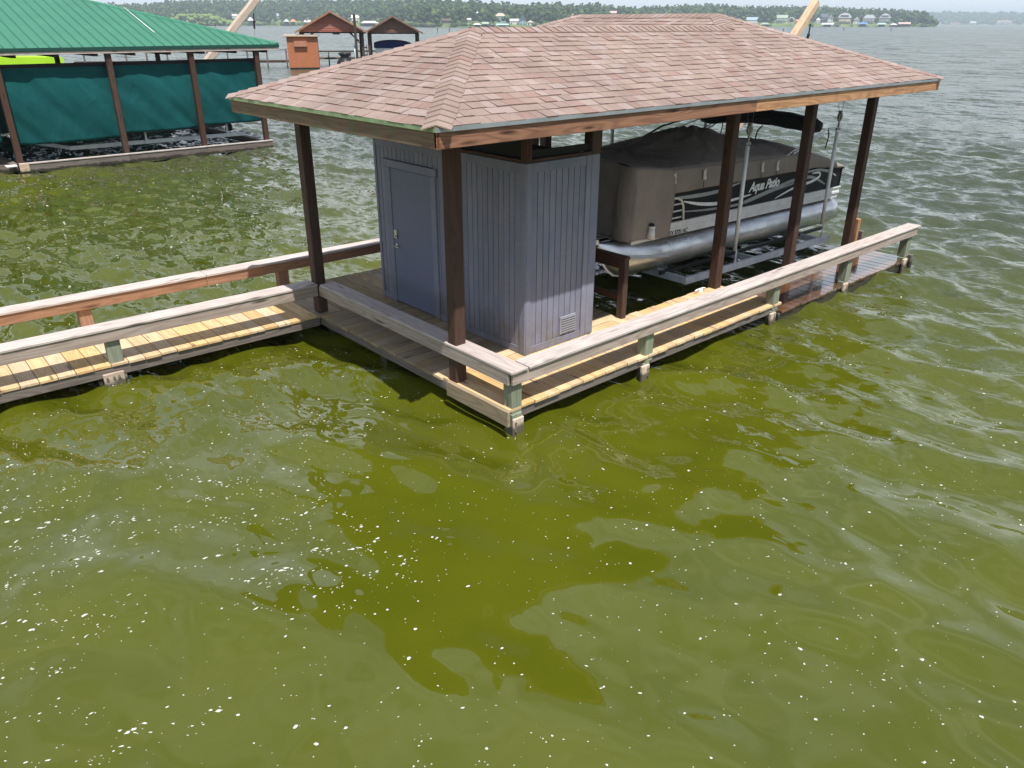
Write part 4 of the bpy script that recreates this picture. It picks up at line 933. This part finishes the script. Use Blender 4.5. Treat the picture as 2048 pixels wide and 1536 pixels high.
# orange boathouse pair
T.append(frame_at(660, 88.)); 
Z = 0
og = thing('orange_boathouse', (0, 0, 0), 'small open boathouse with a rust red gable end, left of the pair on the lake', 'boathouse')
def gable_house(t, w_, eave, apex, gm, L=7., over=.45, ov=.4):
    hw = w_/2; s = (apex-eave)/hw
    V = [(-hw+ov, 0, eave), (hw-ov, 0, eave), (hw-ov, 0, eave+.1), (0, 0, apex-.08), (-hw+ov, 0, eave+.1)]; V2 = [(x, .08, z) for x, y, z in V]
    obj('gable', mk(V+V2, [(0, 1, 2, 3, 4), (9, 8, 7, 6, 5), (0, 5, 6, 1), (1, 6, 7, 2), (4, 9, 5, 0)], gm), t)
    nrow = 7
    for i in range(nrow):
        z = eave+.1+(apex-eave-.3)*i/nrow; ww = max(.1, (hw-ov)*(1-(z-eave)/(apex-eave))); beam('siding_board', t, (-ww+.1, -.012, z+.06), (ww-.1, -.012, z+.06), .02, .10, gm)
    for sg in (-1, 1):
        a = (sg*hw, -over, eave-s*0+.0); b = (0, -over, apex+.02); th = .1
        Vs = [(sg*hw, -over, eave), (0, -over, apex), (0, L, apex), (sg*hw, L, eave)]; Vs += [(x, y, z-.07) for x, y, z in Vs]
        me = mk(Vs, [(0, 1, 2, 3), (4, 7, 6, 5), (0, 4, 5, 1), (3, 2, 6, 7), (0, 3, 7, 4)], M['lightroof']); bm_fix(me); obj('roof_slope', me, t)
        beam('barge_board', t, (sg*(hw+.02), -over-.03, eave-.07), (0, -over-.03, apex-.07), .05, .17, M['stainred'] if gm.name.startswith('rust') else M['gable2'], (0, 1, 0) if False else (0, 0, 1))
    box('back_header', t, (-hw+ov, L-.3, eave-.2), (hw-ov, L-.2, eave+.1), M['stain'])
    for x in (-hw+ov+.1, hw-ov-.1):
        for y in (.15, L-.5): box('post', t, (x-.13, y, -.5), (x+.13, y+.26, eave-.003), M['stain'])
gable_house(og, 7.1, 3.45, 5.35, M['gable'])
for sg in (-1, 1): beam('brace', og, (sg*2.7, .25, 2.4), (sg*1.9, .25, 3.4), .1, .1, M['stain']); beam('brace', og, (sg*2.7, .5, 2.6), (sg*1.7, .5, 3.4), .1, .1, M['stain'])
box('light_box', og, (.1, .2, 3.2), (.8, .6, 3.42), M['stain']); 
hut = thing('orange_hut', (-3, -.3, 0), 'orange painted storage hut attached beside the rust gable boathouse', 'hut')
box('wall', hut, (-4.45, -.5, .15), (-1.45, 2.5, 2.98), M['orange']); box('roof', hut, (-4.75, -.75, 3.0), (-1.35, 2.7, 3.18), M['palewood'], .03); box('panel', hut, (-3.75, -.75, 2.1), (-2.5, -.51, 2.62), M['orange']); box('sill', hut, (-4.4, -.48, -.3), (-1.5, 2.4, .148), M['dark'])
tp = tag(box('tall_piling', None, (2.2, -1.5, -1), (2.45, -1.25, 5.05), M['soffit']), 'tall dark piling in front of the rust gable boathouse', 'piling')
T.pop()
T.append(frame_at(784, 90.))
g2 = thing('brown_boathouse', (0, 0, 0), 'small open boathouse with a brown gable end and blue covered boat', 'boathouse')
gable_house(g2, 6.1, 3.35, 4.95, M['gable2'])
T.append(T[-1] @ Matrix.Translation((-.5, 0, .75)))
bb = thing('blue_covered_boat', (.4, 2, 0), 'boat under a dark blue canvas in the brown gable boathouse', 'boat')
V1 = []; Fs = []
for i in range(13):
    t = i/12; x = -1.6+4.2*t; hh = .75*math.sin(PI*min(1, max(0, t*.9+.09)))**.35
    V1 += [(x, 1.2, 1.1), (x, 1.25, 1.1+hh*.8), (x, 2.2, 1.15+hh), (x, 3.2, 1.1+hh*.8), (x, 3.3, 1.1)]
for i in range(12):
    for j in range(4): a = i*5+j; Fs.append((a, a+5, a+6, a+1))
Fs += [(0, 1, 2, 3, 4), (64, 63, 62, 61, 60)]
me = mk(V1, Fs, M['tarpblue'], False); bm_fix(me); obj('canvas_cover', me, bb)
box('hull', bb, (-1.5, 1.3, .55), (2.5, 3.2, 1.08), M['alupaint'])
for x in (-1.5, -.6, .3, 1.2, 2.1): box('fence_rail', bb, (x, 1.22, .6), (x+.08, 1.28, 1.1), M['alupaint'])
T.pop()
ld = thing('ladder', (-3.2, 0, 0), 'dark swim ladder standing up beside the brown gable boathouse', 'ladder')
for x in (-3.55, -2.85): box('rail', ld, (x, -.2, .3), (x+.07, -.14, 2.2), M['black'])
for k in range(5): box('rung', ld, (-3.478, -.21, .45+k*.36), (-2.852, -.12, .56+k*.36), M['black'])
T.pop()
T.append(frame_at(683, 86.))
jb = thing('covered_jet_boat', (0, 0, .5), 'small craft under a rounded black cover below the rust gable', 'boat')
pts = [(.55, .0), (.62, .25), (.55, .5), (.40, .72), (.30, .85), (.34, .92), (.44, 1.05), (.47, 1.14), (.40, 1.24), (.12, 1.26)]
n = 18; V1 = [(1.35*r_*math.cos(2*PI*k/n), 1.9*r_*math.sin(2*PI*k/n), .35+z) for r_, z in pts for k in range(n)]; Fs = [(i*n+k, i*n+(k+1) % n, (i+1)*n+(k+1) % n, (i+1)*n+k) for i in range(len(pts)-1) for k in range(n)]+[tuple(range(n))[::-1], tuple((len(pts)-1)*n+k for k in range(n))]
obj('cover', mk(V1, Fs, M['black'], True), jb); box('hull', jb, (-1.1, -1.2, .1), (1.1, 1.2, .36), M['panel'])
T.pop()
T.append(frame_at(660, 92.))
pr = thing('far_pier', (0, 0, 0), 'thin plank pier on dark piles linking the two gabled boathouses', 'pier')
box('deck', pr, (-4.6, 5, .55), (14, 6.2, .75), M['skirt']); box('deck', pr, (-26, 1.2, .4), (-4.8, 2.4, .62), M['stain'])
for k in range(11): box('pile', pr, (-25+k*2.0, 1.15, -.8), (-24.85+k*2., 1.3, 1.75), M['skirt'])
box('hand_rail', pr, (-26, 1.15, 1.62), (-4.8, 1.23, 1.7), M['skirt']); box('hand_rail', pr, (-4.6, 5, 1.3), (14, 5.08, 1.45), M['stain'])
for k in range(7): box('pile', pr, (-3+k*2.4, 5, -.8), (-2.85+k*2.4, 5.15, 1.4), M['skirt'])
for x in (-1.7, 2.2): tube('white_pipe', pr, [(x, -3.5, 0), (x, -3.5, 2.2)], .07, M['galv'])
T.pop()

# channel markers
for i, (u, yb, hpx, lab) in enumerate(((429, 55, 6, 'thin stake in open water beside the leaning grey pole'), (873, 62, 8, 'first of two thin stakes off the wooded shore, nearer the brown gable'), (897, 61, 7, 'second of two thin stakes off the wooded shore, nearer the shingle ridge'),
        (1567, 61, 7, 'dark marker post just behind the shingle roof slope'), (1688, 57.5, 5, 'small marker post in open water below the big tan house'), (1783, 57.5, 5, 'small marker post in open water by the white dock roofs'))):
    d = CZ*FH/(yb-HOR)*.93; T.append(frame_at(u, d)); s = d/FH*1.1
    o = tag(tube('channel_marker', None, [(0, 0, -1), (0, 0, hpx*s*.5), (0, 0, hpx*s*.55), (0, 0, hpx*s)], [s*.45, s*.45, s*.7, s*.6], M['dark'], 6), lab, 'marker post'); T.pop()

# ------------------------------------------------------------------ far shore
def table(u, t): return np.interp(u, [a for a, _ in t], [b for _, b in t])
DS = [(-900, 1500), (-200, 1350), (350, 1420), (560, 1450), (760, 1180), (860, 1000), (1100, 1000), (1250, 1180), (1480, 1280), (1650, 1400), (1872, 1560), (1900, 1620)]
TP = [(-900, 8), (200, 16), (300, 13), (340, 8), (440, 4), (600, 3), (720, 2), (860, 1), (960, 5), (1010, 9), (1045, 14), (1075, 9), (1120, 9), (1150, 12), (1190, 8), (1215, 14), (1260, 17), (1330, 14), (1400, 11), (1440, 11), (1500, 16), (1560, 15), (1620, 14), (1700, 19), (1750, 21), (1800, 23), (1840, 27), (1868, 31), (1880, 44)]
DEP = 420.
def gh_(u, t): # ground height
    ds = table(u, DS); Z_ = CZ+(HOR-table(u, TP))/FH*(ds+DEP*.8); hg = np.maximum(Z_-19, 2.)
    s = np.clip(t, 0, 1); s = s*s*(3-2*s); return .7+3.*np.clip(t*9, 0, 1)+(hg-3.7)*s
def land(name, us, ts, hf, dsf, dep, mat):
    V = []; nu, ntt = len(us), len(ts)
    for u in us:
        a = bearing_u(u) if abs(u) < 5000 else 0
        for t in ts:
            d = dsf(u)+dep*t+(6*math.sin(u*.31)+5*math.sin(u*.113) if t <= 0.001 else 0)
            V.append((CX+math.sin(a)*d, CY+math.cos(a)*d, hf(u, t) if t > -.01 else -1.2))
    I = np.arange(nu*ntt).reshape(nu, ntt); Fq = np.stack([I[:-1, :-1], I[:-1, 1:], I[1:, 1:], I[1:, :-1]], -1).reshape(-1, 4)
    return obj(name, npmesh(name, V, Fq[:, ::-1], mat, True))
def grass_mat():
    N = NB('shore_grass'); P = N.n('NewGeometry').outputs['Position']; n1 = N.noise(P, .03, 4., .6)
    return N.set(Base_Color=N.mix(N.ramp(n1, .35, .65), (.075, .12, .03), (.16, .22, .05)), Roughness=.95)
M['grass'] = grass_mat()
tag(land('shore_terrain', list(range(-900, 1884, 12)), [-.02, 0, .015, .04, .1, .2, .35, .5, .7, .9, 1.15], gh_, lambda u: float(table(u, DS)), DEP, M['grass']), 'far shore ground under the woods', None, None, 'structure')
def gfar(u, t): return .5+(CZ+(HOR-27)/FH*4700-16)*np.clip(t, 0, 1)**.8
tag(land('far_hills', list(range(1700, 3100, 14)), [-.02, 0, .05, .2, .5, .8, 1.1], gfar, lambda u: 4200., 700., M['grass']), 'hazy hills at the end of the lake', None, None, 'structure')
def leaf_mat():
    N = NB('tree_leaves'); at_ = N.n('Attribute', attribute_name='rnd'); r = N.objrand(); P = N.n('NewGeometry').outputs['Position']
    k = N.math('FRACT', N.math('ADD', at_.outputs['Fac'], N.math('MULTIPLY', r, .9))); n1 = N.noise(P, .45, 3., .7)
    c = N.mix(k, (.026, .050, .016), (.060, .098, .026)); c = N.mix(N.ramp(N.math('FRACT', N.math('MULTIPLY', k, 9.1)), .82, .9), c, (.095, .14, .035))
    hs = N.n('HueSaturation'); N.c(c, hs.inputs['Color']); N.c(N.ramp(n1, .3, .7, .65, 1.35), hs.inputs['Value'])
    return N.set(Base_Color=hs.outputs[0], Roughness=.85, Specular_IOR_Level=.2, Normal=N.bump(N.noise(P, .9, 3., .7), .8, 1.2))
M['leaf'] = leaf_mat()
N_ = NB('willow_leaves'); M['willow'] = N_.set(Base_Color=N_.mix(N_.noise(N_.n('NewGeometry').outputs['Position'], .3, 4.), (.10, .17, .03), (.20, .28, .06)), Roughness=.9)
bm = bmesh.new(); bmesh.ops.create_icosphere(bm, subdivisions=2, radius=1.); bm.verts.ensure_lookup_table()
ICO = np.array([v.co[:] for v in bm.verts]); ICF = np.array([[v.index for v in f.verts] for f in bm.faces]); bm.free()
bm = bmesh.new(); bmesh.ops.create_icosphere(bm, subdivisions=1, radius=1.); bm.verts.ensure_lookup_table()
IC1 = np.array([v.co[:] for v in bm.verts]); IF1 = np.array([[v.index for v in f.verts] for f in bm.faces]); bm.free()
def blobs(C, Rr, ico, icf, jit=.3, seed=0):
    """C (n,3) centres, Rr (n,3) radii"""
    g = np.random.default_rng(seed); n = len(C); m = len(ico)
    a = g.uniform(0, 2*PI, n); ca, sa = np.cos(a)[:, None], np.sin(a)[:, None]
    X = ico[None, :, 0]*ca-ico[None, :, 1]*sa; Y = ico[None, :, 0]*sa+ico[None, :, 1]*ca; Zz = np.broadcast_to(ico[None, :, 2], (n, m))
    P = np.stack([X, Y, Zz], -1)*(1+g.uniform(-jit, jit, (n, m, 1)))*Rr[:, None, :]+C[:, None, :]
    Fq = icf[None]+(np.arange(n)*m)[:, None, None]
    return P.reshape(-1, 3), Fq.reshape(-1, icf.shape[1]), np.repeat(g.uniform(0, 1, n), m)
# houses and docks along the shore: u0,u1,ytop,ybase,kind,wall,roof,label
HC = dict(white=(.62, .62, .60), blue=(.30, .40, .50), tan=(.48, .40, .31), grey=(.30, .31, .33), pink=(.52, .38, .34), brown=(.10, .075, .055), dark=(.05, .05, .055), green=(.30, .38, .30), terra=(.42, .24, .16), roofblue=(.10, .22, .48), slate=(.09, .11, .15), teal=(.36, .52, .55), orange=(.50, .24, .14), lightgrey=(.45, .45, .46))
HM = {k: plain('house_'+k, v, .8, 0, .5, .08) for k, v in HC.items()}
HM['glass'] = plain('window_glass', (.03, .04, .05), .15)
HS = [(465, 478, 31, 42, 'h', 'white', 'lightgrey', 'white house among the trees right of the green roof hip'), (495, 506, 36, 41, 'd', 'white', 'white', 'pale dock roof behind the leaning grey pole'),
 (553, 558, 30, 42, 'h', 'white', 'grey', 'slim white tower house on the wooded shore'), (566, 578, 39, 44, 'd', 'white', 'lightgrey', 'pale grey roofed dock above the orange hut, with an orange roofed one beside it'),
 (579, 592, 39, 44, 'd', 'orange', 'orange', 'orange roofed dock on the wooded shore above the orange hut'), (606, 613, 40, 44, 'd', 'white', 'white', 'small white dock left of the rust gable peak'), (614, 620, 40, 45, 'd', 'white', 'pink', 'small pink roofed dock touching the rust gable'),
 (700, 718, 32, 47, 'h', 'white', 'white', 'boxy white modern house between the two gables'), (720, 757, 41, 48, 'd', 'white', 'white', 'long low white dock roof between the two gables'),
 (858, 870, 45, 50, 'd', 'dark', 'dark', 'dark small dock under the trees right of the brown gable'), (880, 902, 38, 49, 'h', 'brown', 'brown', 'brown house hidden in dark trees'), (931, 941, 37, 47, 'h', 'grey', 'lightgrey', 'small grey house with a pale roof left of the shingle ridge'),
 (950, 958, 25, 35, 'h', 'white', 'white', 'white house high on the slope among trees'), (944, 962, 43, 51, 'd', 'white', 'white', 'white roofed dock over the left end of the shingle ridge'), (963, 976, 41, 50, 'd', 'green', 'green', 'green roofed dock below the tan roofed house'),
 (987, 1012, 28, 43, 'h', 'blue', 'tan', 'large blue house with a tan roof above the shingle ridge'), (991, 1016, 44, 52, 'd', 'teal', 'teal', 'pale teal dock in front of the tan roofed house'), (977, 990, 45, 51.5, 'd', 'dark', 'brown', 'dark brown dock beside the pale teal one'),
 (1018, 1037, 38, 50, 'h', 'white', 'lightgrey', 'wide low white house left of the navy gabled one'), (1037, 1051, 31, 51, 'g', 'blue', 'slate', 'tall narrow house with a navy gable roof'), (1052, 1067, 41, 51, 'h', 'white', 'tan', 'plain white house right of the navy gabled one'), (1082, 1098, 44, 48, 'd', 'white', 'white', 'flat white dock roof partly behind the shingle slope'),
 (1139, 1154, 29, 36, 'h', 'white', 'terra', 'terracotta roof peeping over the upper ridge'), (1215, 1231, 24, 34, 'h', 'pink', 'pink', 'pale pink house above the upper ridge'), (1454, 1478, 37, 44, 'h', 'grey', 'slate', 'slate roofed house just over the roof end'),
 (1491, 1515, 35, 48, 'h', 'white', 'blue', 'white house with a pale blue roof right of the roof peak'), (1519, 1538, 43.5, 51, 'd', 'white', 'green', 'pale green dock on the lawn shore'), (1548, 1572, 31, 45, 'h', 'white', 'green', 'white house with a grey green roof left of the leaning orange pole'),
 (1573, 1588, 35, 45, 'h', 'tan', 'grey', 'low tan house just left of the leaning orange pole'), (1590, 1606, 39, 47, 'h', 'terra', 'orange', 'orange roofed bungalow crossed by the leaning orange pole'), (1630, 1638, 36, 47, 'h', 'white', 'white', 'narrow white house just right of the leaning orange pole'),
 (1639, 1652, 29, 44, 'h', 'grey', 'slate', 'grey house with a slate roof behind the white dock'), (1653, 1663, 30, 46, 'g', 'white', 'grey', 'white gabled house beside the grey slate one'), (1643, 1665, 44, 51.5, 'd', 'white', 'white', 'white roofed dock right of the leaning orange pole'), (1667, 1679, 46, 51.5, 'd', 'dark', 'dark', 'dark dock left of the big tan house'),
 (1673, 1699, 29, 48, 't', 'tan', 'grey', 'big tan three storey house with stacked hip roofs'), (1705, 1716, 34, 49, 'g', 'white', 'lightgrey', 'narrow white gabled house right of the big tan one'), (1716, 1735, 43, 51, 'd', 'roofblue', 'roofblue', 'bright blue roofed dock'), (1724, 1747, 31, 47, 'h', 'lightgrey', 'grey', 'light grey house behind the bright blue dock'),
 (1753, 1772, 44, 51, 'd', 'teal', 'teal', 'pale teal dock right of the bright blue one'), (1756, 1777, 30, 47, 't', 'grey', 'grey', 'tall grey house above the last teal dock'), (1780, 1793, 45, 49, 'd', 'white', 'white', 'low white dock near the wooded point'), (1797, 1818, 43, 51, 'd', 'tan', 'pink', 'tan roofed dock under the wooded point')]
HF = [(1871, 1880, 43.5, 47.2, 'h', 'white', 'white', 'first white cottage past the wooded point, far off'), (1900, 1918, 44, 47.2, 'h', 'tan', 'terra', 'long low terracotta roofed building on the far hazy shore'), (1938, 1950, 42, 47.3, 'h', 'white', 'white', 'white house midway along the far hazy shore'), (1994, 2019, 41, 47.3, 't', 'white', 'pink', 'big pale house at the right end of the far hazy shore')]
def prism_roof(name, t, w_, dp, z0, z1, mat, kind='hip', ov=.6):
    hw, x = w_/2+ov, 0; y0, y1 = -ov, dp+ov
    if kind == 'hip': r_ = max(.2, hw-dp*.45); V = [(-hw, y0, z0), (hw, y0, z0), (hw, y1, z0), (-hw, y1, z0), (-r_, dp/2, z1), (r_, dp/2, z1)]; Fs = [(0, 1, 5, 4), (1, 2, 5), (2, 3, 4, 5), (3, 0, 4), (3, 2, 1, 0)]
    elif kind == 'side': V = [(-hw, y0, z0), (hw, y0, z0), (hw, y1, z0), (-hw, y1, z0), (-hw, dp/2, z1), (hw, dp/2, z1)]; Fs = [(0, 1, 5, 4), (1, 2, 5), (2, 3, 4, 5), (3, 0, 4), (3, 2, 1, 0)]
    else: V = [(-hw, y0, z0), (hw, y0, z0), (hw, y1, z0), (-hw, y1, z0), (0, y0, z1), (0, y1, z1)]; Fs = [(0, 1, 4), (1, 2, 5, 4), (2, 3, 5), (3, 0, 4, 5), (3, 2, 1, 0)]
    return obj(name, mk(V, Fs, mat), t)
BLK = []
def building(u0, u1, yt, yb, kind, wc, rc, lab, dist=None):
    uc = (u0+u1)/2; ds = float(table(uc, DS)) if dist is None else dist; d = ds-14 if kind == 'd' else ds+25+max(0, 51-yb)*9
    s = d/FH; w_ = (u1-u0)*s*.92; zb = max(.4, CZ-(yb-HOR)*s); h = max(2.5, (yb-yt)*s)
    BLK.append((u0-2, u1+2, d+14))
    T.append(frame_at(uc, d, zb)); wm, rm = HM[wc], HM[rc]
    if kind == 'd':
        T.pop(); T.append(frame_at(uc, d, 0)); h = max(3.5, (51-yt)*s) if dist is None else h
        t = thing('boat_dock', (0, 0, 0), lab, 'boat dock')
        prism_roof('roof', t, w_, 9, h*.62, h, rm, random.choice(('hip', 'side', 'hip')))
        for x in (-w_*.42, -w_*.14, w_*.14, w_*.42): box('post', t, (x-.15, .2, -.8), (x+.15, .5, h*.62), HM['brown'])
        box('deck', t, (-w_/2, -.5, .4), (w_/2, 9, .75), HM['brown']); box('back_wall', t, (-w_*.35, 6, .76), (w_*.3, 6.3, h*.6), HM['dark'] if random.random() < .6 else HM['blue'])
        T.pop(); return
    t = thing('house', (0, 0, 0), lab, 'house'); dp = 11; wall_h = h*(.62 if kind != 'g' else .6)
    wl = box('wall', t, (-w_/2, 0, -6), (w_/2, dp, wall_h), wm, .05)
    prism_roof('roof', t, w_, dp, wall_h+.02, h, rm, {'h': random.choice(('hip', 'side')), 'g': 'front', 't': 'hip'}[kind])
    if kind == 'g': obj('gable', mk([(-w_/2, .05, wall_h+.01), (w_/2, .05, wall_h+.01), (0, .05, h-.3), (-w_/2, -.02, wall_h+.01), (w_/2, -.02, wall_h+.01), (0, -.02, h-.3)], [(3, 4, 5), (2, 1, 0), (0, 3, 5, 2), (1, 2, 5, 4)], wm), t)
    nr = max(1, int(wall_h/3.2)); nc = max(2, int(w_/3.4))
    for r in range(nr):
        for c in range(nc):
            if random.random() < .15: continue
            x = -w_/2+w_*(c+.5)/nc; z = .9+r*wall_h/nr; box('window', t, (x-.75, -.08, z), (x+.75, .03, z+min(1.7, wall_h/nr*.6)), HM['glass'], .02)
    if kind == 't': box('upper_storey', t, (-w_*.28, 2, h*.62), (w_*.28, dp-2, h*.86), wm, .05); prism_roof('upper_roof', t, w_*.56, dp-3, h*.86, h*1.06, rm, 'hip'); box('balcony', t, (-w_*.45, -2.2, wall_h*.48), (w_*.45, -.05, wall_h*.53), HM['white'])
    if nr > 1 and kind == 'h': box('porch_roof', t, (-w_*.4, -2.5, wall_h*.5), (w_*.4, -.1, wall_h*.56), rm)
    T.pop()
for h in HS: building(*h)
for h in HF: building(*h, dist=4150.)
# woods as one mass plus separate trees standing at the water's edge
def hidden(u, d):
    return any(a < u < b and d < dd for a, b, dd in BLK)
C = []; Rr = []
g = np.random.default_rng(11)
N_T = 3300
us = g.uniform(-900, 1878, N_T*2); tsv = g.uniform(0, 1, N_T*2)**.85
keep = np.where(us < 150, g.random(N_T*2) < .35, True); us, tsv = us[keep][:N_T*2], tsv[keep][:N_T*2]
for u, t in zip(us, tsv):
    ds = float(table(u, DS)); d = ds+6+DEP*t
    if hidden(u, d): continue
    if 1480 < u < 1790 and t < .16: continue
    if 940 < u < 1070 and t < .05: continue
    z = float(gh_(u, t)); pine = g.random() < .4; H_ = g.uniform(13, 19)*(1.22 if pine else 1.); p = at(u, d)
    edge = min(1, max(.45, (1884-u)/40)); H_ *= edge
    nb = 5
    for k in range(nb):
        if pine: f = (k+.5)/nb; r_ = g.uniform(2.0, 3.6)*(1.15-f*.55); off = g.normal(0, 1.1, 2); zz = z+H_*(.35+.62*f)
        else: f = k/(nb-1); r_ = g.uniform(2.6, 4.4); off = g.normal(0, 2.8, 2)*(1.2-f); zz = z+H_*(.25+.62*f)
        C.append((p.x+off[0], p.y+off[1], zz)); Rr.append((r_, r_, r_*g.uniform(.6, .95)))
# low undergrowth along the bank
for u in np.arange(-900, 1876, 2.2):
    if (1480 < u < 1700) and g.random() < .7: continue
    d = float(table(u, DS))+g.uniform(1, 7)
    if hidden(u, d): continue
    p = at(u, d); r_ = g.uniform(1.2, 3.4); C.append((p.x, p.y, .6+r_*.5)); Rr.append((r_*1.4, r_*1.4, r_))
Vt, Ft, Rt = blobs(np.array(C), np.array(Rr), ICO, ICF, .22, 3) if len(C) < 4000 else blobs(np.array(C), np.array(Rr), IC1, IF1, .3, 3)
tag(obj('woods', npmesh('woods', Vt, Ft, M['leaf'], False, {'rnd': Rt})), 'dense green woods covering the far shore of the lake', 'woods', None, 'stuff')
C = []; Rr = []
for _ in range(4600):
    u = g.uniform(1790, 3050); t = g.uniform(0, 1); d = 4215+680*t; p = at(u, d); r_ = g.uniform(6, 11); C.append((p.x, p.y, float(gfar(u, t))+g.uniform(3, 15))); Rr.append((r_, r_, r_))
Vt, Ft, Rt = blobs(np.array(C), np.array(Rr), IC1, IF1, .3, 4)
tag(obj('distant_woods', npmesh('distant_woods', Vt, Ft, M['leaf'], False, {'rnd': Rt})), 'blue hazed woods on the far hills at the lake end', 'woods', None, 'stuff')
C = []; Rr = []
for _ in range(420):
    u = g.uniform(330, 474); hmax = 21*min(1, (474-u)/60+.1)*min(1, (u-315)/50); d = 1385+g.uniform(-20, 40); p = at(u, d); f = g.uniform(.02, 1); r_ = g.uniform(1.5, 3.4); C.append((p.x, p.y, .5+f*hmax*d/FH*.86)); Rr.append((r_*1.3, r_*1.3, r_))
Vt, Ft, Rt = blobs(np.array(C), np.array(Rr), IC1, IF1, .3, 5)
tag(obj('willow_thicket', npmesh('willows', Vt, Ft, M['willow'])), 'pale green willow thicket on the low bank left of the houses', 'thicket', None, 'stuff')
# separate trees
def tree_proto(seed, kind):
    g = np.random.default_rng(seed); C = []; Rr = []
    nb = 26
    for k in range(nb):
        f = g.uniform(0, 1)
        if kind == 'pine': a = g.uniform(0, 2*PI); rad_ = (1.05-f)*3.4*g.uniform(.3, 1); C.append((rad_*math.cos(a), rad_*math.sin(a), 7+f*10.5)); r_ = g.uniform(.9, 1.9); Rr.append((r_*1.2, r_*1.2, r_*.7))
        else: a = g.uniform(0, 2*PI); el = g.uniform(-.5, 1.4); rad_ = 4.3*g.uniform(.55, 1); C.append((rad_*math.cos(el)*math.cos(a), rad_*math.cos(el)*math.sin(a), 7.6+rad_*1.05*math.sin(el))); r_ = g.uniform(1.3, 2.4); Rr.append((r_, r_, r_*.8))
    Vt, Ft, Rt = blobs(np.array(C), np.array(Rr), IC1, IF1, .33, seed)
    cm = npmesh('crown', Vt, Ft, M['leaf'], False, {'rnd': Rt}); V, Fs = tube_geo([(0, 0, -3), (0, 0, 4), (.2, 0, 11 if kind != 'pine' else 17)], [.45, .35, .08], 7)
    l1 = tube_geo([(.05, 0, 5), (1.6, .8, 8)], [.2, .06], 5); l2 = tube_geo([(.05, 0, 6), (-1.5, -.9, 9)], [.2, .06], 5)
    return cm, mk(*joined([(V, Fs), l1, l2]), M['skirt'])
protos = [tree_proto(20+i, 'pine' if i % 3 == 1 else 'oak') for i in range(6)]
TR = [(828, 1.2, 'tall dark tree standing over the water right of the brown gable'), (842, .9, 'round tree beside the tallest dark shore tree'), (868, .95, 'broad tree behind the dark small dock'), (908, .8, 'tree right of the brown hidden house'), (922, .95, 'tree just left of the small grey house'), (968, .8, 'tree between the white dock and the tan roofed house'), (1072, .8, 'bushy tree right of the plain white house'), (1078, 1.0, 'tree behind the flat white dock roof'), (1110, 1.0, 'tree over the shingle slope, left of the terracotta roof'), (1128, .9, 'tree touching the terracotta roof'),
      (1180, 1.15, 'big dark tree left of the pink house'), (1197, 1.05, 'second big dark tree, touching the pink house'), (1517, .8, 'tree between the pale blue roofed house and the lawn dock'), (1541, .8, 'dark tree left of the grey green roofed house'), (1580, .75, 'round dark tree on the lawn left of the leaning orange pole'), (1671, .85, 'dark tree left of the big tan house'), (1702, .7, 'tree between the big tan house and the narrow white one'), (1750, .75, 'tree between the light grey house and the tall grey one'), (1826, .8, 'tree at the root of the wooded point'), (1845, .8, 'middle tree on the wooded point'), (1862, .7, 'last tree at the tip of the wooded point')]
for i, (u, sc_, lab) in enumerate(TR):
    ds = float(table(u, DS)); d = ds+18; gz = 3.2
    cm, tm_ = protos[i % 6]; T.append(frame_at(u, d, gz) @ Matrix.Rotation(i*1.3, 4, 'Z') @ Matrix.Scale(sc_, 4))
    t = thing('tree', (0, 0, 0), lab, 'tree', 'trees standing along the far shore'); obj('trunk', tm_, t); obj('crown', cm, t); T.pop()

# ------------------------------------------------------------------ haze
hz = bpy.data.materials.new('haze_air'); hz.use_nodes = True; t_ = hz.node_tree; t_.nodes.remove(t_.nodes['Principled BSDF'])
pv = t_.nodes.new('ShaderNodeVolumePrincipled'); pv.inputs['Color'].default_value = (.74, .87, 1., 1); pv.inputs['Density'].default_value = .00024; pv.inputs['Anisotropy'].default_value = .0
t_.links.new(pv.outputs[0], t_.nodes['Material Output'].inputs['Volume'])
B_ = 10500
ho = obj('haze', mk(*boxgeo((-B_, -B_, -2.6), (B_, B_, 95)), hz)); tag(ho, 'thin summer haze over the lake', None, None, 'stuff')
